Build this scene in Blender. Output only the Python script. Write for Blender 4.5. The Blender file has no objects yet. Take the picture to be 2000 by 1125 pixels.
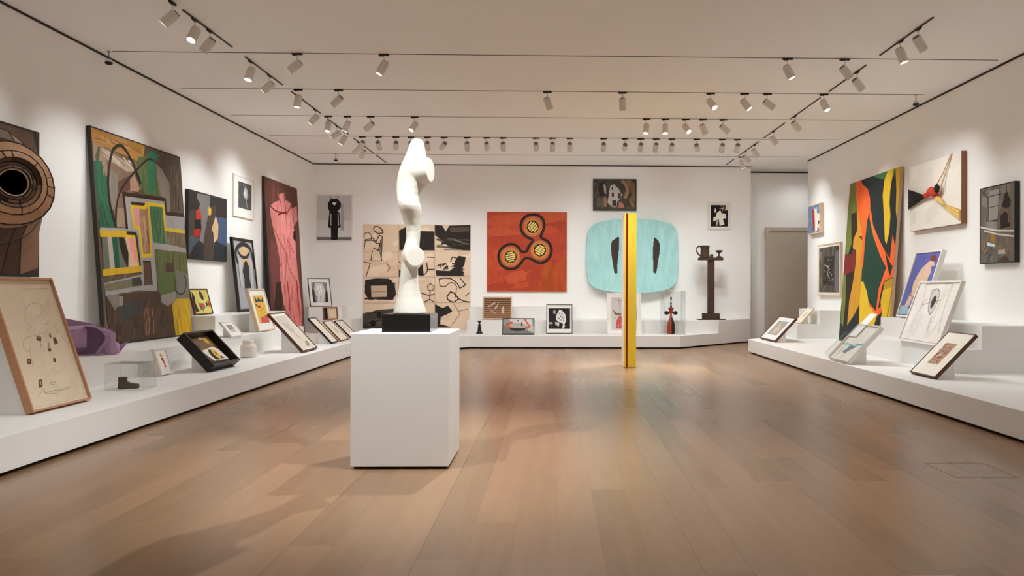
import bpy, bmesh, math, random
from mathutils import Vector, Matrix, geometry
R = math.radians
PI = math.pi
scn = bpy.context.scene
C = scn.collection

# ------------------------------------------------------------------ camera, light, exposure
cam_data = bpy.data.cameras.new('camera')
cam = bpy.data.objects.new('camera', cam_data)
C.objects.link(cam)
cam_data.sensor_width = 36.0
cam_data.lens = 27.0
cam_data.shift_x = -0.0573
cam_data.clip_end = 200
_y, _r = 0.023, 0.003
_f = Vector((math.sin(_y), math.cos(_y), 0)); _rt = Vector((math.cos(_y), -math.sin(_y), 0)); _up = Vector((0, 0, 1))
_X = _rt*math.cos(_r)+_up*math.sin(_r); _U = _up*math.cos(_r)-_rt*math.sin(_r)
m4 = Matrix.Identity(4)
for i in range(3):
    m4[i][0], m4[i][1], m4[i][2] = _X[i], _U[i], -_f[i]
m4[2][3] = 1.4
cam.matrix_world = m4
scn.camera = cam

world = bpy.data.worlds.new('world'); scn.world = world; world.use_nodes = True
world.node_tree.nodes['Background'].inputs[0].default_value = (1, .95, .9, 1)
world.node_tree.nodes['Background'].inputs[1].default_value = 0.0
vs = scn.view_settings
vs.view_transform = 'Standard'; vs.look = 'None'; vs.gamma = 1.0; vs.use_curve_mapping = False
vs.exposure = 1.32
scn.cycles.transparent_max_bounces = 32
scn.cycles.max_bounces = 16
scn.cycles.diffuse_bounces = 12
LIGHT_COL = (0.93, 0.985, 1.0)
FLOOR_W = 50.0
WALL_W = 50.0        # track spotlight on a wall
def spot(name, loc, target, watts, cone=50, blend=.7, size=.05, parent=None, col=LIGHT_COL):
    l = bpy.data.lights.new(name, 'SPOT'); l.energy = watts; l.color = col
    l.spot_size = R(cone); l.spot_blend = blend; l.shadow_soft_size = size
    o = bpy.data.objects.new(name, l); C.objects.link(o)
    o.location = loc
    o.rotation_euler = (Vector(target)-Vector(loc)).to_track_quat('-Z', 'Y').to_euler()
    return o
# plinth and side spotlights: tracks just outside the frame; rear, floor, passage lamps: added
spot('plinth_spotlight', (-.33, 8.42, 4.56), (-1.2, 5.6, .2), 285, 92, .9, .014)
spot('plinth_spotlight', (.43, 5.2, 4.4), (-1.4, 6.3, .4), 215, 68, .9, .014)
spot('plinth_spotlight', (-2.17, 5.0, 4.4), (-.7, 6.2, .4), 215, 72, .9, .014)
for yy in (2.2, 4.6, 6.4):
    spot('side_spotlight', (-4.3, yy, 4.4), (-6.2, yy+.3, 1.7), WALL_W*.4, 75, .9)
    spot('side_spotlight', (-4.1, yy, 4.4), (-4.9, yy+.9, .3), WALL_W*.4, 44, .9)
    spot('side_spotlight', (4.46, yy, 4.4), (6.36, yy+.3, 1.7), WALL_W*.4, 75, .9)
    spot('side_spotlight', (4.3, yy+1, 4.4), (5.2, yy+1.6, .3), WALL_W*.4, 44, .9)
for xx in (-3, 0, 3):
    spot('rear_bounce_lamp', (xx, .6, 4.4), (xx*1.1, -1.9, 1.8), WALL_W*.7, 75, .9)  # unseen lamps added so light bounces off the wall behind
for xx, yy, ww in ((3.3, 5.2, .8), (2.9, 9.6, .7), (-2.2, 12.6, 2.0), (3.2, 13.2, 2.4), (1.0, 14.8, 3.6), (-1.8, 15.6, 3.4), (3.4, 17.0, 2.6)):
    spot('floor_fill_lamp', (xx, yy, 4.55), (xx, yy+.1, 0), FLOOR_W*ww, 140, 1.0, .15)  # wide fill lamps added without fixtures, lifting floor light and ceiling bounce
spot('passage_fill_lamp', (6.6, 19.75, 4.5), (6.4, 19.9, 0), 17, 150, 1.0, .15)  # fill lamp with no fixture, added to brighten the passage

# ------------------------------------------------------------------ materials
def lin(c):
    c = c/255.0
    return c/12.92 if c <= .04045 else ((c+.055)/1.055)**2.4
def rgb(c, g=1.0): return (min(1, lin(c[0])*g), min(1, lin(c[1])*g), min(1, lin(c[2])*g), 1)
MATS = {}
def mat(name, col, rough=.6, metal=0, var=.06, scale=8, spec=.4, bump=0, stretch=(1, 1, 1)):
    if name in MATS: return MATS[name]
    m = bpy.data.materials.new(name); m.use_nodes = True
    nt = m.node_tree; N = nt.nodes; L = nt.links
    b = N['Principled BSDF']
    b.inputs['Roughness'].default_value = rough; b.inputs['Metallic'].default_value = metal
    b.inputs['Specular IOR Level'].default_value = spec
    tc = N.new('ShaderNodeTexCoord'); mp = N.new('ShaderNodeMapping'); mp.inputs['Scale'].default_value = stretch
    no = N.new('ShaderNodeTexNoise'); no.inputs['Scale'].default_value = scale; no.inputs['Detail'].default_value = 5
    L.new(tc.outputs['Object'], mp.inputs[0]); L.new(mp.outputs[0], no.inputs['Vector'])
    mr = N.new('ShaderNodeMapRange'); mr.inputs['To Min'].default_value = 1-var; mr.inputs['To Max'].default_value = 1+var
    L.new(no.outputs[0], mr.inputs[0])
    vm = N.new('ShaderNodeVectorMath'); vm.operation = 'SCALE'; vm.inputs[0].default_value = rgb(col)[:3]
    L.new(mr.outputs[0], vm.inputs['Scale']); L.new(vm.outputs[0], b.inputs['Base Color'])
    if bump:
        bp = N.new('ShaderNodeBump'); bp.inputs['Strength'].default_value = bump; bp.inputs['Distance'].default_value = .01
        L.new(no.outputs[0], bp.inputs['Height']); L.new(bp.outputs[0], b.inputs['Normal'])
    MATS[name] = m
    return m
M_wall = mat('wall_paint', (245, 244, 242), .75, var=.008, scale=2, spec=.2)
M_ceil = mat('ceiling_paint', (248, 246, 243), .85, var=.008, scale=2, spec=.15)
M_plat = mat('platform_paint', (236, 235, 233), .55, var=.008, scale=3, spec=.3)
M_block = mat('wedge_paint', (234, 233, 231), .6, var=.01, scale=5, spec=.3)
M_black = mat('black_gap', (16, 14, 13), .8)
M_track = mat('track_black', (26, 22, 20), .5)
M_head = mat('spotlight_white', (218, 212, 205), .5)
M_cap = mat('spotlight_grey', (120, 112, 104), .6)
M_bfr = mat('black_frame', (24, 20, 19), .4)
M_wfr = mat('white_frame', (236, 231, 224), .5)
M_mount = mat('white_mount', (238, 235, 230), .8, var=.01)
M_cream = mat('cream_mount', (236, 229, 216), .8, var=.015)
M_pale = mat('pale_wood', (222, 196, 168), .5, var=.10, scale=6, stretch=(1, 1, 12))
M_tan = mat('tan_wood', (190, 140, 102), .5, var=.14, scale=6, stretch=(1, 1, 10))
M_brown = mat('brown_wood', (92, 52, 36), .42, var=.2, scale=8, stretch=(1, 1, 10))
M_umber = mat('umber_wood', (136, 86, 52), .45, var=.2, scale=8, stretch=(1, 1, 10))
M_dark = mat('dark_edge', (42, 37, 36), .6, var=.2)
M_canvas = mat('canvas_edge', (200, 170, 140), .8, var=.1)
M_plaster = mat('plaster', (226, 220, 208), .42, var=.012, scale=4, spec=.35)
M_granite = mat('black_granite', (12, 10, 10), .14, var=.3, scale=40, spec=.6)
M_purple = mat('purple_paint', (176, 144, 178), .42, var=.05, scale=5)
M_rust = mat('rust', (72, 52, 40), .85, var=.35, scale=18, bump=.5)
M_bronze = mat('dark_bronze', (40, 34, 29), .5, metal=.3, var=.3, scale=20, bump=.3)
M_boot = mat('boot_felt', (82, 66, 50), .9, var=.25, scale=25, bump=.4)
M_ceramic = mat('white_ceramic', (234, 226, 217), .5, var=.03)
M_door = mat('door_paint', (196, 182, 168), .6, var=.02)
M_wire = mat('seam_wire', (34, 22, 16), .6)
M_void = mat('void_black', (5, 4, 4), .95, spec=0)

def paint_mat(name, rough=.6, var=.10, scale=14, bump=.15, stretch=(1, 1, 1)):
    m = bpy.data.materials.new(name); m.use_nodes = True
    nt = m.node_tree; N = nt.nodes; L = nt.links; b = N['Principled BSDF']
    b.inputs['Roughness'].default_value = rough; b.inputs['Specular IOR Level'].default_value = .25
    at = N.new('ShaderNodeAttribute'); at.attribute_name = 'paint'
    tc = N.new('ShaderNodeTexCoord'); mp = N.new('ShaderNodeMapping'); mp.inputs['Scale'].default_value = stretch
    no = N.new('ShaderNodeTexNoise'); no.inputs['Scale'].default_value = scale; no.inputs['Detail'].default_value = 6
    L.new(tc.outputs['Object'], mp.inputs[0]); L.new(mp.outputs[0], no.inputs['Vector'])
    mr = N.new('ShaderNodeMapRange'); mr.inputs['To Min'].default_value = 1-var; mr.inputs['To Max'].default_value = 1+var
    L.new(no.outputs[0], mr.inputs[0])
    vm = N.new('ShaderNodeVectorMath'); vm.operation = 'SCALE'
    L.new(at.outputs['Color'], vm.inputs[0]); L.new(mr.outputs[0], vm.inputs['Scale']); L.new(vm.outputs[0], b.inputs['Base Color'])
    if bump:
        bp = N.new('ShaderNodeBump'); bp.inputs['Strength'].default_value = bump; bp.inputs['Distance'].default_value = .004
        L.new(no.outputs[0], bp.inputs['Height']); L.new(bp.outputs[0], b.inputs['Normal'])
    return m
M_paint = paint_mat('oil_paint', .6, .24, 9, .2, (1, 1, .28))
M_print = paint_mat('paper_print', .75, .05, 20, 0)
M_gloss = paint_mat('gloss_paint', .3, .02, 6, 0)
M_metalpatch = paint_mat('canvas_patches', .8, .3, 9, .3)

def acrylic_mat():
    m = bpy.data.materials.new('clear_acrylic'); m.use_nodes = True
    nt = m.node_tree; N = nt.nodes; L = nt.links; N.remove(N['Principled BSDF'])
    out = N['Material Output']
    t = N.new('ShaderNodeBsdfTransparent'); t.inputs[0].default_value = (.965, .97, .97, 1)
    g = N.new('ShaderNodeBsdfGlossy'); g.inputs['Roughness'].default_value = .03
    fr = N.new('ShaderNodeLayerWeight'); fr.inputs[0].default_value = .5
    no = N.new('ShaderNodeTexNoise'); no.inputs['Scale'].default_value = 3
    pw = N.new('ShaderNodeMath'); pw.operation = 'POWER'; pw.inputs[1].default_value = 5; L.new(fr.outputs['Facing'], pw.inputs[0])
    sc_ = N.new('ShaderNodeMath'); sc_.operation = 'MULTIPLY_ADD'; sc_.inputs[1].default_value = .5; sc_.inputs[2].default_value = .02; L.new(pw.outputs[0], sc_.inputs[0])
    mm = N.new('ShaderNodeMath'); mm.operation = 'MULTIPLY_ADD'; mm.inputs[1].default_value = .01
    L.new(no.outputs[0], mm.inputs[0]); L.new(sc_.outputs[0], mm.inputs[2])
    mx = N.new('ShaderNodeMixShader'); L.new(mm.outputs[0], mx.inputs[0]); L.new(t.outputs[0], mx.inputs[1]); L.new(g.outputs[0], mx.inputs[2])
    L.new(mx.outputs[0], out.inputs[0])
    return m
M_acr = acrylic_mat()
def edge_mat():
    m = bpy.data.materials.new('acrylic_edge'); m.use_nodes = True
    nt = m.node_tree; N = nt.nodes; L = nt.links
    b = N['Principled BSDF']; out = N['Material Output']
    no = N.new('ShaderNodeTexNoise'); no.inputs['Scale'].default_value = 6
    cr = N.new('ShaderNodeValToRGB'); cr.color_ramp.elements[0].color = (.75, .76, .78, 1); cr.color_ramp.elements[1].color = (.9, .9, .92, 1)
    L.new(no.outputs[0], cr.inputs[0]); L.new(cr.outputs[0], b.inputs['Base Color']); b.inputs['Roughness'].default_value = .1
    t = N.new('ShaderNodeBsdfTransparent'); mx = N.new('ShaderNodeMixShader'); mx.inputs[0].default_value = .2
    L.new(t.outputs[0], mx.inputs[1]); L.new(b.outputs[0], mx.inputs[2]); L.new(mx.outputs[0], out.inputs[0])
    return m
M_edge = edge_mat()
def lens_mat():
    m = bpy.data.materials.new('spotlight_lens'); m.use_nodes = True
    N = m.node_tree.nodes; L = m.node_tree.links; b = N['Principled BSDF']
    no = N.new('ShaderNodeTexNoise'); no.inputs['Scale'].default_value = 30
    mr = N.new('ShaderNodeMapRange'); mr.inputs['To Min'].default_value = 2; mr.inputs['To Max'].default_value = 3
    L.new(no.outputs[0], mr.inputs[0]); L.new(mr.outputs[0], b.inputs['Emission Strength'])
    b.inputs['Emission Color'].default_value = (1, .97, .92, 1)
    return m
M_lens = lens_mat()

def floor_mat():
    m = bpy.data.materials.new('oak_planks'); m.use_nodes = True
    nt = m.node_tree; N = nt.nodes; L = nt.links; b = N['Principled BSDF']
    def math_(op, a, c=None):
        n = N.new('ShaderNodeMath'); n.operation = op
        for i, v in enumerate((a, c)):
            if v is None: continue
            if isinstance(v, (int, float)): n.inputs[i].default_value = v
            else: L.new(v, n.inputs[i])
        return n.outputs[0]
    tc = N.new('ShaderNodeTexCoord'); sp = N.new('ShaderNodeSeparateXYZ'); L.new(tc.outputs['Object'], sp.inputs[0])
    PW, PL = .242, 2.6
    xs = math_('DIVIDE', math_('ADD', sp.outputs[0], 20.06), PW); row = math_('FLOOR', xs); fx = math_('FRACT', xs)
    wn = N.new('ShaderNodeTexWhiteNoise'); wn.noise_dimensions = '1D'; L.new(row, wn.inputs['W'])
    ys = math_('DIVIDE', math_('ADD', sp.outputs[1], math_('MULTIPLY', wn.outputs[0], 9.0)), PL)
    col = math_('FLOOR', ys); fy = math_('FRACT', ys)
    cb = N.new('ShaderNodeCombineXYZ'); L.new(row, cb.inputs[0]); L.new(col, cb.inputs[1])
    wn2 = N.new('ShaderNodeTexWhiteNoise'); wn2.noise_dimensions = '3D'; L.new(cb.outputs[0], wn2.inputs['Vector'])
    ramp = N.new('ShaderNodeValToRGB'); cr = ramp.color_ramp
    cr.elements[0].position = 0; cr.elements[0].color = FLOOR0
    cr.elements[1].position = 1; cr.elements[1].color = FLOOR2
    e = cr.elements.new(.45); e.color = FLOOR1
    L.new(wn2.outputs['Value'], ramp.inputs[0])
    # grain, shifted per plank
    mp = N.new('ShaderNodeMapping'); mp.inputs['Scale'].default_value = (7, .55, 1)
    ad = N.new('ShaderNodeVectorMath'); ad.operation = 'ADD'; L.new(tc.outputs['Object'], ad.inputs[0])
    sc = N.new('ShaderNodeVectorMath'); sc.operation = 'SCALE'; sc.inputs['Scale'].default_value = 7; L.new(wn2.outputs['Color'], sc.inputs[0]); L.new(sc.outputs[0], ad.inputs[1])
    L.new(ad.outputs[0], mp.inputs[0])
    gr = N.new('ShaderNodeTexNoise'); gr.inputs['Scale'].default_value = 2.2; gr.inputs['Detail'].default_value = 4; gr.inputs['Distortion'].default_value = .25; L.new(mp.outputs[0], gr.inputs['Vector'])
    mp2 = N.new('ShaderNodeMapping'); mp2.inputs['Scale'].default_value = (16, 1.2, 1); L.new(ad.outputs[0], mp2.inputs[0])
    g2 = N.new('ShaderNodeTexNoise'); g2.inputs['Scale'].default_value = 1.5; g2.inputs['Detail'].default_value = 2; L.new(mp2.outputs[0], g2.inputs['Vector'])
    mr = N.new('ShaderNodeMapRange'); mr.inputs['From Min'].default_value = .25; mr.inputs['From Max'].default_value = .75; mr.inputs['To Min'].default_value = .92; mr.inputs['To Max'].default_value = 1.08; L.new(gr.outputs[0], mr.inputs[0])
    mr2 = N.new('ShaderNodeMapRange'); mr2.inputs['To Min'].default_value = .975; mr2.inputs['To Max'].default_value = 1.025; L.new(g2.outputs[0], mr2.inputs[0])
    # seams between the boards
    ex = math_('MINIMUM', fx, math_('SUBTRACT', 1.0, fx))
    sm = N.new('ShaderNodeMapRange'); sm.interpolation_type = 'SMOOTHSTEP'; sm.inputs['From Max'].default_value = .014; sm.inputs['To Min'].default_value = 1; sm.inputs['To Max'].default_value = 0; L.new(ex, sm.inputs[0]); sx = sm.outputs[0]
    wr = N.new('ShaderNodeTexWhiteNoise'); wr.noise_dimensions = '1D'; L.new(math_('ADD', math_('FLOOR', math_('ADD', xs, .5)), 7.3), wr.inputs['W'])
    amt = math_('ADD', math_('MULTIPLY', math_('GREATER_THAN', wr.outputs[0], .7), .45), .13)
    seam = math_('SUBTRACT', 1.0, math_('MULTIPLY', sx, amt))
    k = math_('MULTIPLY', math_('MULTIPLY', mr.outputs[0], mr2.outputs[0]), seam)
    vm = N.new('ShaderNodeVectorMath'); vm.operation = 'SCALE'; L.new(ramp.outputs[0], vm.inputs[0]); L.new(k, vm.inputs['Scale'])
    L.new(vm.outputs[0], b.inputs['Base Color'])
    b.inputs['Specular IOR Level'].default_value = .4
    rr = N.new('ShaderNodeMapRange'); rr.inputs['To Min'].default_value = .27; rr.inputs['To Max'].default_value = .285; L.new(wn2.outputs['Value'], rr.inputs[0]); L.new(rr.outputs[0], b.inputs['Roughness'])
    return m
FLOOR0 = (.238, .142, .080, 1); FLOOR1 = (.276, .160, .088, 1); FLOOR2 = (.302, .177, .100, 1)
M_floor = floor_mat()

# ------------------------------------------------------------------ mesh helpers
class MB:
    def __init__(s): s.v = []; s.f = []; s.c = []; s.col = None
    def add(s, vs_, fs, col=None):
        o = len(s.v); s.v += [tuple(v) for v in vs_]
        for f in fs: s.f.append([i+o for i in f]); s.c.append(col)
        return s
    def box(s, a, b, col=None):
        x0, y0, z0 = a; x1, y1, z1 = b
        vs_ = [(x0, y0, z0), (x1, y0, z0), (x1, y1, z0), (x0, y1, z0), (x0, y0, z1), (x1, y0, z1), (x1, y1, z1), (x0, y1, z1)]
        return s.add(vs_, [(0, 3, 2, 1), (4, 5, 6, 7), (0, 1, 5, 4), (1, 2, 6, 5), (2, 3, 7, 6), (3, 0, 4, 7)], col)
    def prism(s, pts, z0, z1, col=None):
        n = len(pts)
        vs_ = [(x, y, z0) for x, y in pts]+[(x, y, z1) for x, y in pts]
        fs = [tuple(range(n-1, -1, -1)), tuple(range(n, 2*n))]+[(i, (i+1) % n, n+(i+1) % n, n+i) for i in range(n)]
        return s.add(vs_, fs, col)
    def prism_y(s, pts, y0, y1, col=None):     # outline in x,z pushed along y
        n = len(pts)
        vs_ = [(x, y0, z) for x, z in pts]+[(x, y1, z) for x, z in pts]
        fs = [tuple(range(n)), tuple(range(2*n-1, n-1, -1))]+[((i+1) % n, i, n+i, n+(i+1) % n) for i in range(n)]
        return s.add(vs_, fs, col)
    def rings(s, rs, cap=True, col=None, closed=True):
        n = len(rs[0]); vs_ = [p for r in rs for p in r]; fs = []
        for k in range(len(rs)-1):
            for i in range(n if closed else n-1):
                j = (i+1) % n
                fs.append((k*n+i, k*n+j, (k+1)*n+j, (k+1)*n+i))
        if cap: fs += [tuple(range(n-1, -1, -1)), tuple(range((len(rs)-1)*n, len(rs)*n))]
        return s.add(vs_, fs, col)
    def lathe(s, prof, n=28, c=(0, 0, 0), col=None, sx=1, sy=1):
        return s.rings([[(c[0]+r*sx*math.cos(2*PI*i/n), c[1]+r*sy*math.sin(2*PI*i/n), c[2]+z) for i in range(n)] for r, z in prof], True, col)
    def tube(s, pts, r, n=8, col=None, cap=True):
        pts = [Vector(p) for p in pts]; rs = []
        rr = r if isinstance(r, (list, tuple)) else [r]*len(pts)
        up = Vector((0, 0, 1))
        for i, p in enumerate(pts):
            t = (pts[min(i+1, len(pts)-1)]-pts[max(i-1, 0)]).normalized()
            a = t.cross(up)
            if a.length < .05: a = t.cross(Vector((0, 1, 0)))
            a.normalize(); b = t.cross(a)
            rs.append([tuple(p+(a*math.cos(2*PI*k/n)+b*math.sin(2*PI*k/n))*rr[i]) for k in range(n)])
        return s.rings(rs, cap, col)
    def build(s, name, material, parent=None, smooth=False, bevel=0, loc=None, recalc=True, colors=False):
        me = bpy.data.meshes.new(name); me.from_pydata(s.v, [], s.f); me.update()
        if colors:
            at = me.color_attributes.new('paint', 'FLOAT_COLOR', 'CORNER')
            k = 0
            for p, c in zip(me.polygons, s.c):
                for _ in p.vertices: at.data[k].color = c or (.8, .8, .8, 1); k += 1
        if recalc:
            bm = bmesh.new(); bm.from_mesh(me); bmesh.ops.recalc_face_normals(bm, faces=bm.faces); bm.to_mesh(me); bm.free()
        me.materials.append(material)
        if smooth:
            for p in me.polygons: p.use_smooth = True
        o = bpy.data.objects.new(name, me); C.objects.link(o)
        if parent: o.parent = parent
        if loc: o.location = loc
        if bevel:
            bv = o.modifiers.new('bevel', 'BEVEL'); bv.width = bevel; bv.segments = 2; bv.limit_method = 'ANGLE'; bv.angle_limit = R(40)
        return o
def tag(o, label, cat, group=None, kind=None):
    o['label'] = label; o['category'] = cat
    if group: o['group'] = group
    if kind: o['kind'] = kind
    return o
def thing(name, label, cat, loc=(0, 0, 0), rot=(0, 0, 0), group=None):
    o = bpy.data.objects.new(name, None); C.objects.link(o); o.location = loc; o.rotation_euler = rot
    o.empty_display_size = .1
    return tag(o, label, cat, group)
def struct(name, mb, m, parent=None, label=None, cat=None):
    o = mb.build(name, m, parent); o['kind'] = 'structure'
    if label: o['label'] = label
    if cat: o['category'] = cat
    return o

# ------------------------------------------------------------------ room shell
XL, XR, YB, ZC, XE = -6.2, 6.36, 20.0, 4.6, 5.17
YR = 19.05
struct('floor', MB().box((-6.5, -2.2, -.1), (9.2, 20.7, 0)), M_floor, label='wide pale oak plank floor of the gallery', cat='floor')
struct('ceiling', MB().box((-6.5, -2.2, ZC), (9.2, 20.7, ZC+.2)), M_ceil, label='plain off-white gallery ceiling', cat='ceiling')
struct('wall_left', MB().box((XL-.3, -2.2, 0), (XL, YB+.4, ZC)), M_wall, label='long white wall on the left', cat='wall')
struct('wall_back', MB().box((XL, YB, 0), (XE, YB+.4, ZC)), M_wall, label='white end wall facing the viewer', cat='wall')
struct('wall_right', MB().box((XR, -2.2, 0), (XR+.3, YR, ZC)), M_wall, label='long white wall on the right', cat='wall')
struct('wall_front', MB().box((XL, -2.2, 0), (XR, -2.0, ZC)), M_wall, label='white wall behind the viewer', cat='wall')
struct('wall_passage', MB().box((XE, 20.55, 0), (9.2, 20.7, ZC)), M_wall, label='dim wall beyond the opening at the far right', cat='wall')
struct('wall_side', MB().box((9.0, YR-.4, 0), (9.2, 20.55, ZC)).box((XR+.3, YR-.4, 0), (9.0, YR-.3, ZC)), M_wall, label='end wall of the side passage', cat='wall')
struct('trim_1', MB().box((XL, -2, ZC-.028), (XL+.012, YB, ZC-.001)), M_track, label='black shadow gap along the top of the left wall', cat='trim')
struct('trim_2', MB().box((XR-.012, -2, ZC-.028), (XR, YR, ZC-.001)), M_track, label='black shadow gap along the top of the right wall', cat='trim')
struct('trim_3', MB().box((XL+.02, YB-.012, ZC-.022), (XE, YB, ZC-.001)), M_track, label='dark shadow gap along the top of the end wall', cat='trim')
struct('trim_4', MB().box((XE, 20.52, ZC-.09), (9, 20.55, ZC-.06)), M_track, label='dark line along the top of the passage wall', cat='trim')
d = struct('door_1', MB().box((5.80, 20.49, 0), (7.1, 20.53, 2.93)), M_door, label='flush grey door in the dim wall at the far right', cat='door')
fr = MB()
fr.box((5.70, 20.47, 0), (5.80, 20.55, 3.04)); fr.box((7.1, 20.47, 0), (7.2, 20.55, 3.04)); fr.box((5.8, 20.47, 2.94), (7.1, 20.55, 3.04))
fr.build('door_frame', M_door, d)
struct('trim_5', MB().box((2.99, 6.10, .0002), (3.47, 6.106, .001)).box((2.99, 5.63, .0002), (3.47, 5.636, .001)).box((2.99, 5.636, .0002), (2.996, 6.10, .001)).box((3.464, 5.636, .0002), (3.47, 6.10, .001)), mat('hatch_seam', (122, 92, 70), .6), label='thin square seam of a hatch in the floor at the right', cat='trim')

# ------------------------------------------------------------------ display platforms and steps
def platform(name, label, pts, z0, z1, toe=None, cat='platform', group=None):
    if toe is None:
        o = MB().prism(pts, z0, z1).build(name, M_plat, bevel=.003); tag(o, label, cat, group); return o
    t = thing(name, label, cat, (pts[0][0], pts[0][1], 0), group=group)
    ox, oy = pts[0]
    MB().prism([(x-ox, y-oy) for x, y in pts], z0, z1).build('deck', M_plat, t, bevel=.003)
    MB().prism([(x-ox, y-oy) for x, y in toe], .001, z0).build('toe_kick', M_black, t)
    return t
Zp, Z2, Z3 = .30, .61, .92
platform('display_platform', 'long low white platform along the left wall', [(XL+.004, -1.9), (-4.02, -1.9), (-4.02, 15.55), (XL+.004, 15.55)], .035, Zp,
         [(XL+.004, -1.9), (-4.09, -1.9), (-4.09, 15.55), (XL+.004, 15.55)])
platform('display_platform', 'low white platform along the end wall with angled right corner', [(XL+.004, 15.56), (-4.02, 15.56), (-1.9, 17.7), (2.94, 17.7), (5.15, 19.91), (5.15, YB-.004), (XL+.004, YB-.004)], .035, Zp,
         [(XL+.004, 15.56), (-4.09, 15.56), (-1.95, 17.77), (2.91, 17.77), (5.08, 19.94), (5.08, YB-.004), (XL+.004, YB-.004)])
platform('display_platform', 'long low white platform along the right wall', [(XR-.004, -1.9), (XR-.004, 18.76), (4.25, 16.62), (4.25, -1.9)], .035, Zp,
         [(XR-.004, -1.9), (XR-.004, 18.67), (4.32, 16.60), (4.32, -1.9)])
platform('display_step', 'white middle step along the left wall under the leaning painting', [(XL+.004, -1.8), (-5.05, -1.8), (-5.05, 15.70), (XL+.004, 15.70)], Zp, Z2, cat='step')
platform('display_step', 'white upper step on the left carrying the grey arch drawing', [(XL+.004, 12.82), (-5.58, 12.82), (-5.40, 14.2), (-5.40, 15.66), (XL+.004, 15.66)], Z2, Z3, cat='step')
platform('display_step', 'white corner step behind the three small tilted frames', [(XL+.004, 19.05), (-5.55, 18.40), (-4.95, 19.0), (-4.95, YB-.004), (XL+.004, YB-.004)], Zp, Z2, cat='step')
platform('display_step', 'white upper corner step under the black and white torso photograph', [(-5.93, 18.79), (-5.3, 19.42), (-5.3, YB-.004), (XL+.004, YB-.004), (XL+.004, 19.06)], Z2, Z3, cat='step')
platform('display_step', 'long white middle step along the end wall', [(-2.1, 18.85), (4.09, 18.85), (5.15, 19.91), (5.15, YB-.004), (-2.1, YB-.004)], Zp, Z2, cat='step')
platform('display_step', 'white upper step behind the striped bird picture', [(-2.1, 19.35), (.58, 19.35), (.58, YB-.004), (-2.1, YB-.004)], Z2, Z3, cat='step')
platform('display_step', 'white middle step at the near right under the hole drawing', [(XR-.004, 9.9), (XR-.004, 13.25), (5.25, 13.25), (5.25, 9.9)], Zp, Z2, cat='step')
platform('display_step', 'white upper step at the near right under the blue figure painting', [(XR-.004, 9.9), (XR-.004, 13.0), (5.60, 13.0), (5.60, 9.9)], Z2, Z3, cat='step')
platform('display_step', 'white middle step at the far end of the right platform', [(XR-.004, 16.8), (XR-.004, 18.74), (5.38, 17.76), (5.38, 16.8)], Zp, Z2, cat='step')
platform('display_step', 'white upper step at the far end of the right platform', [(XR-.004, 16.8), (XR-.004, 18.72), (5.88, 18.24), (5.88, 16.8)], Z2, Z3, cat='step')

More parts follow.
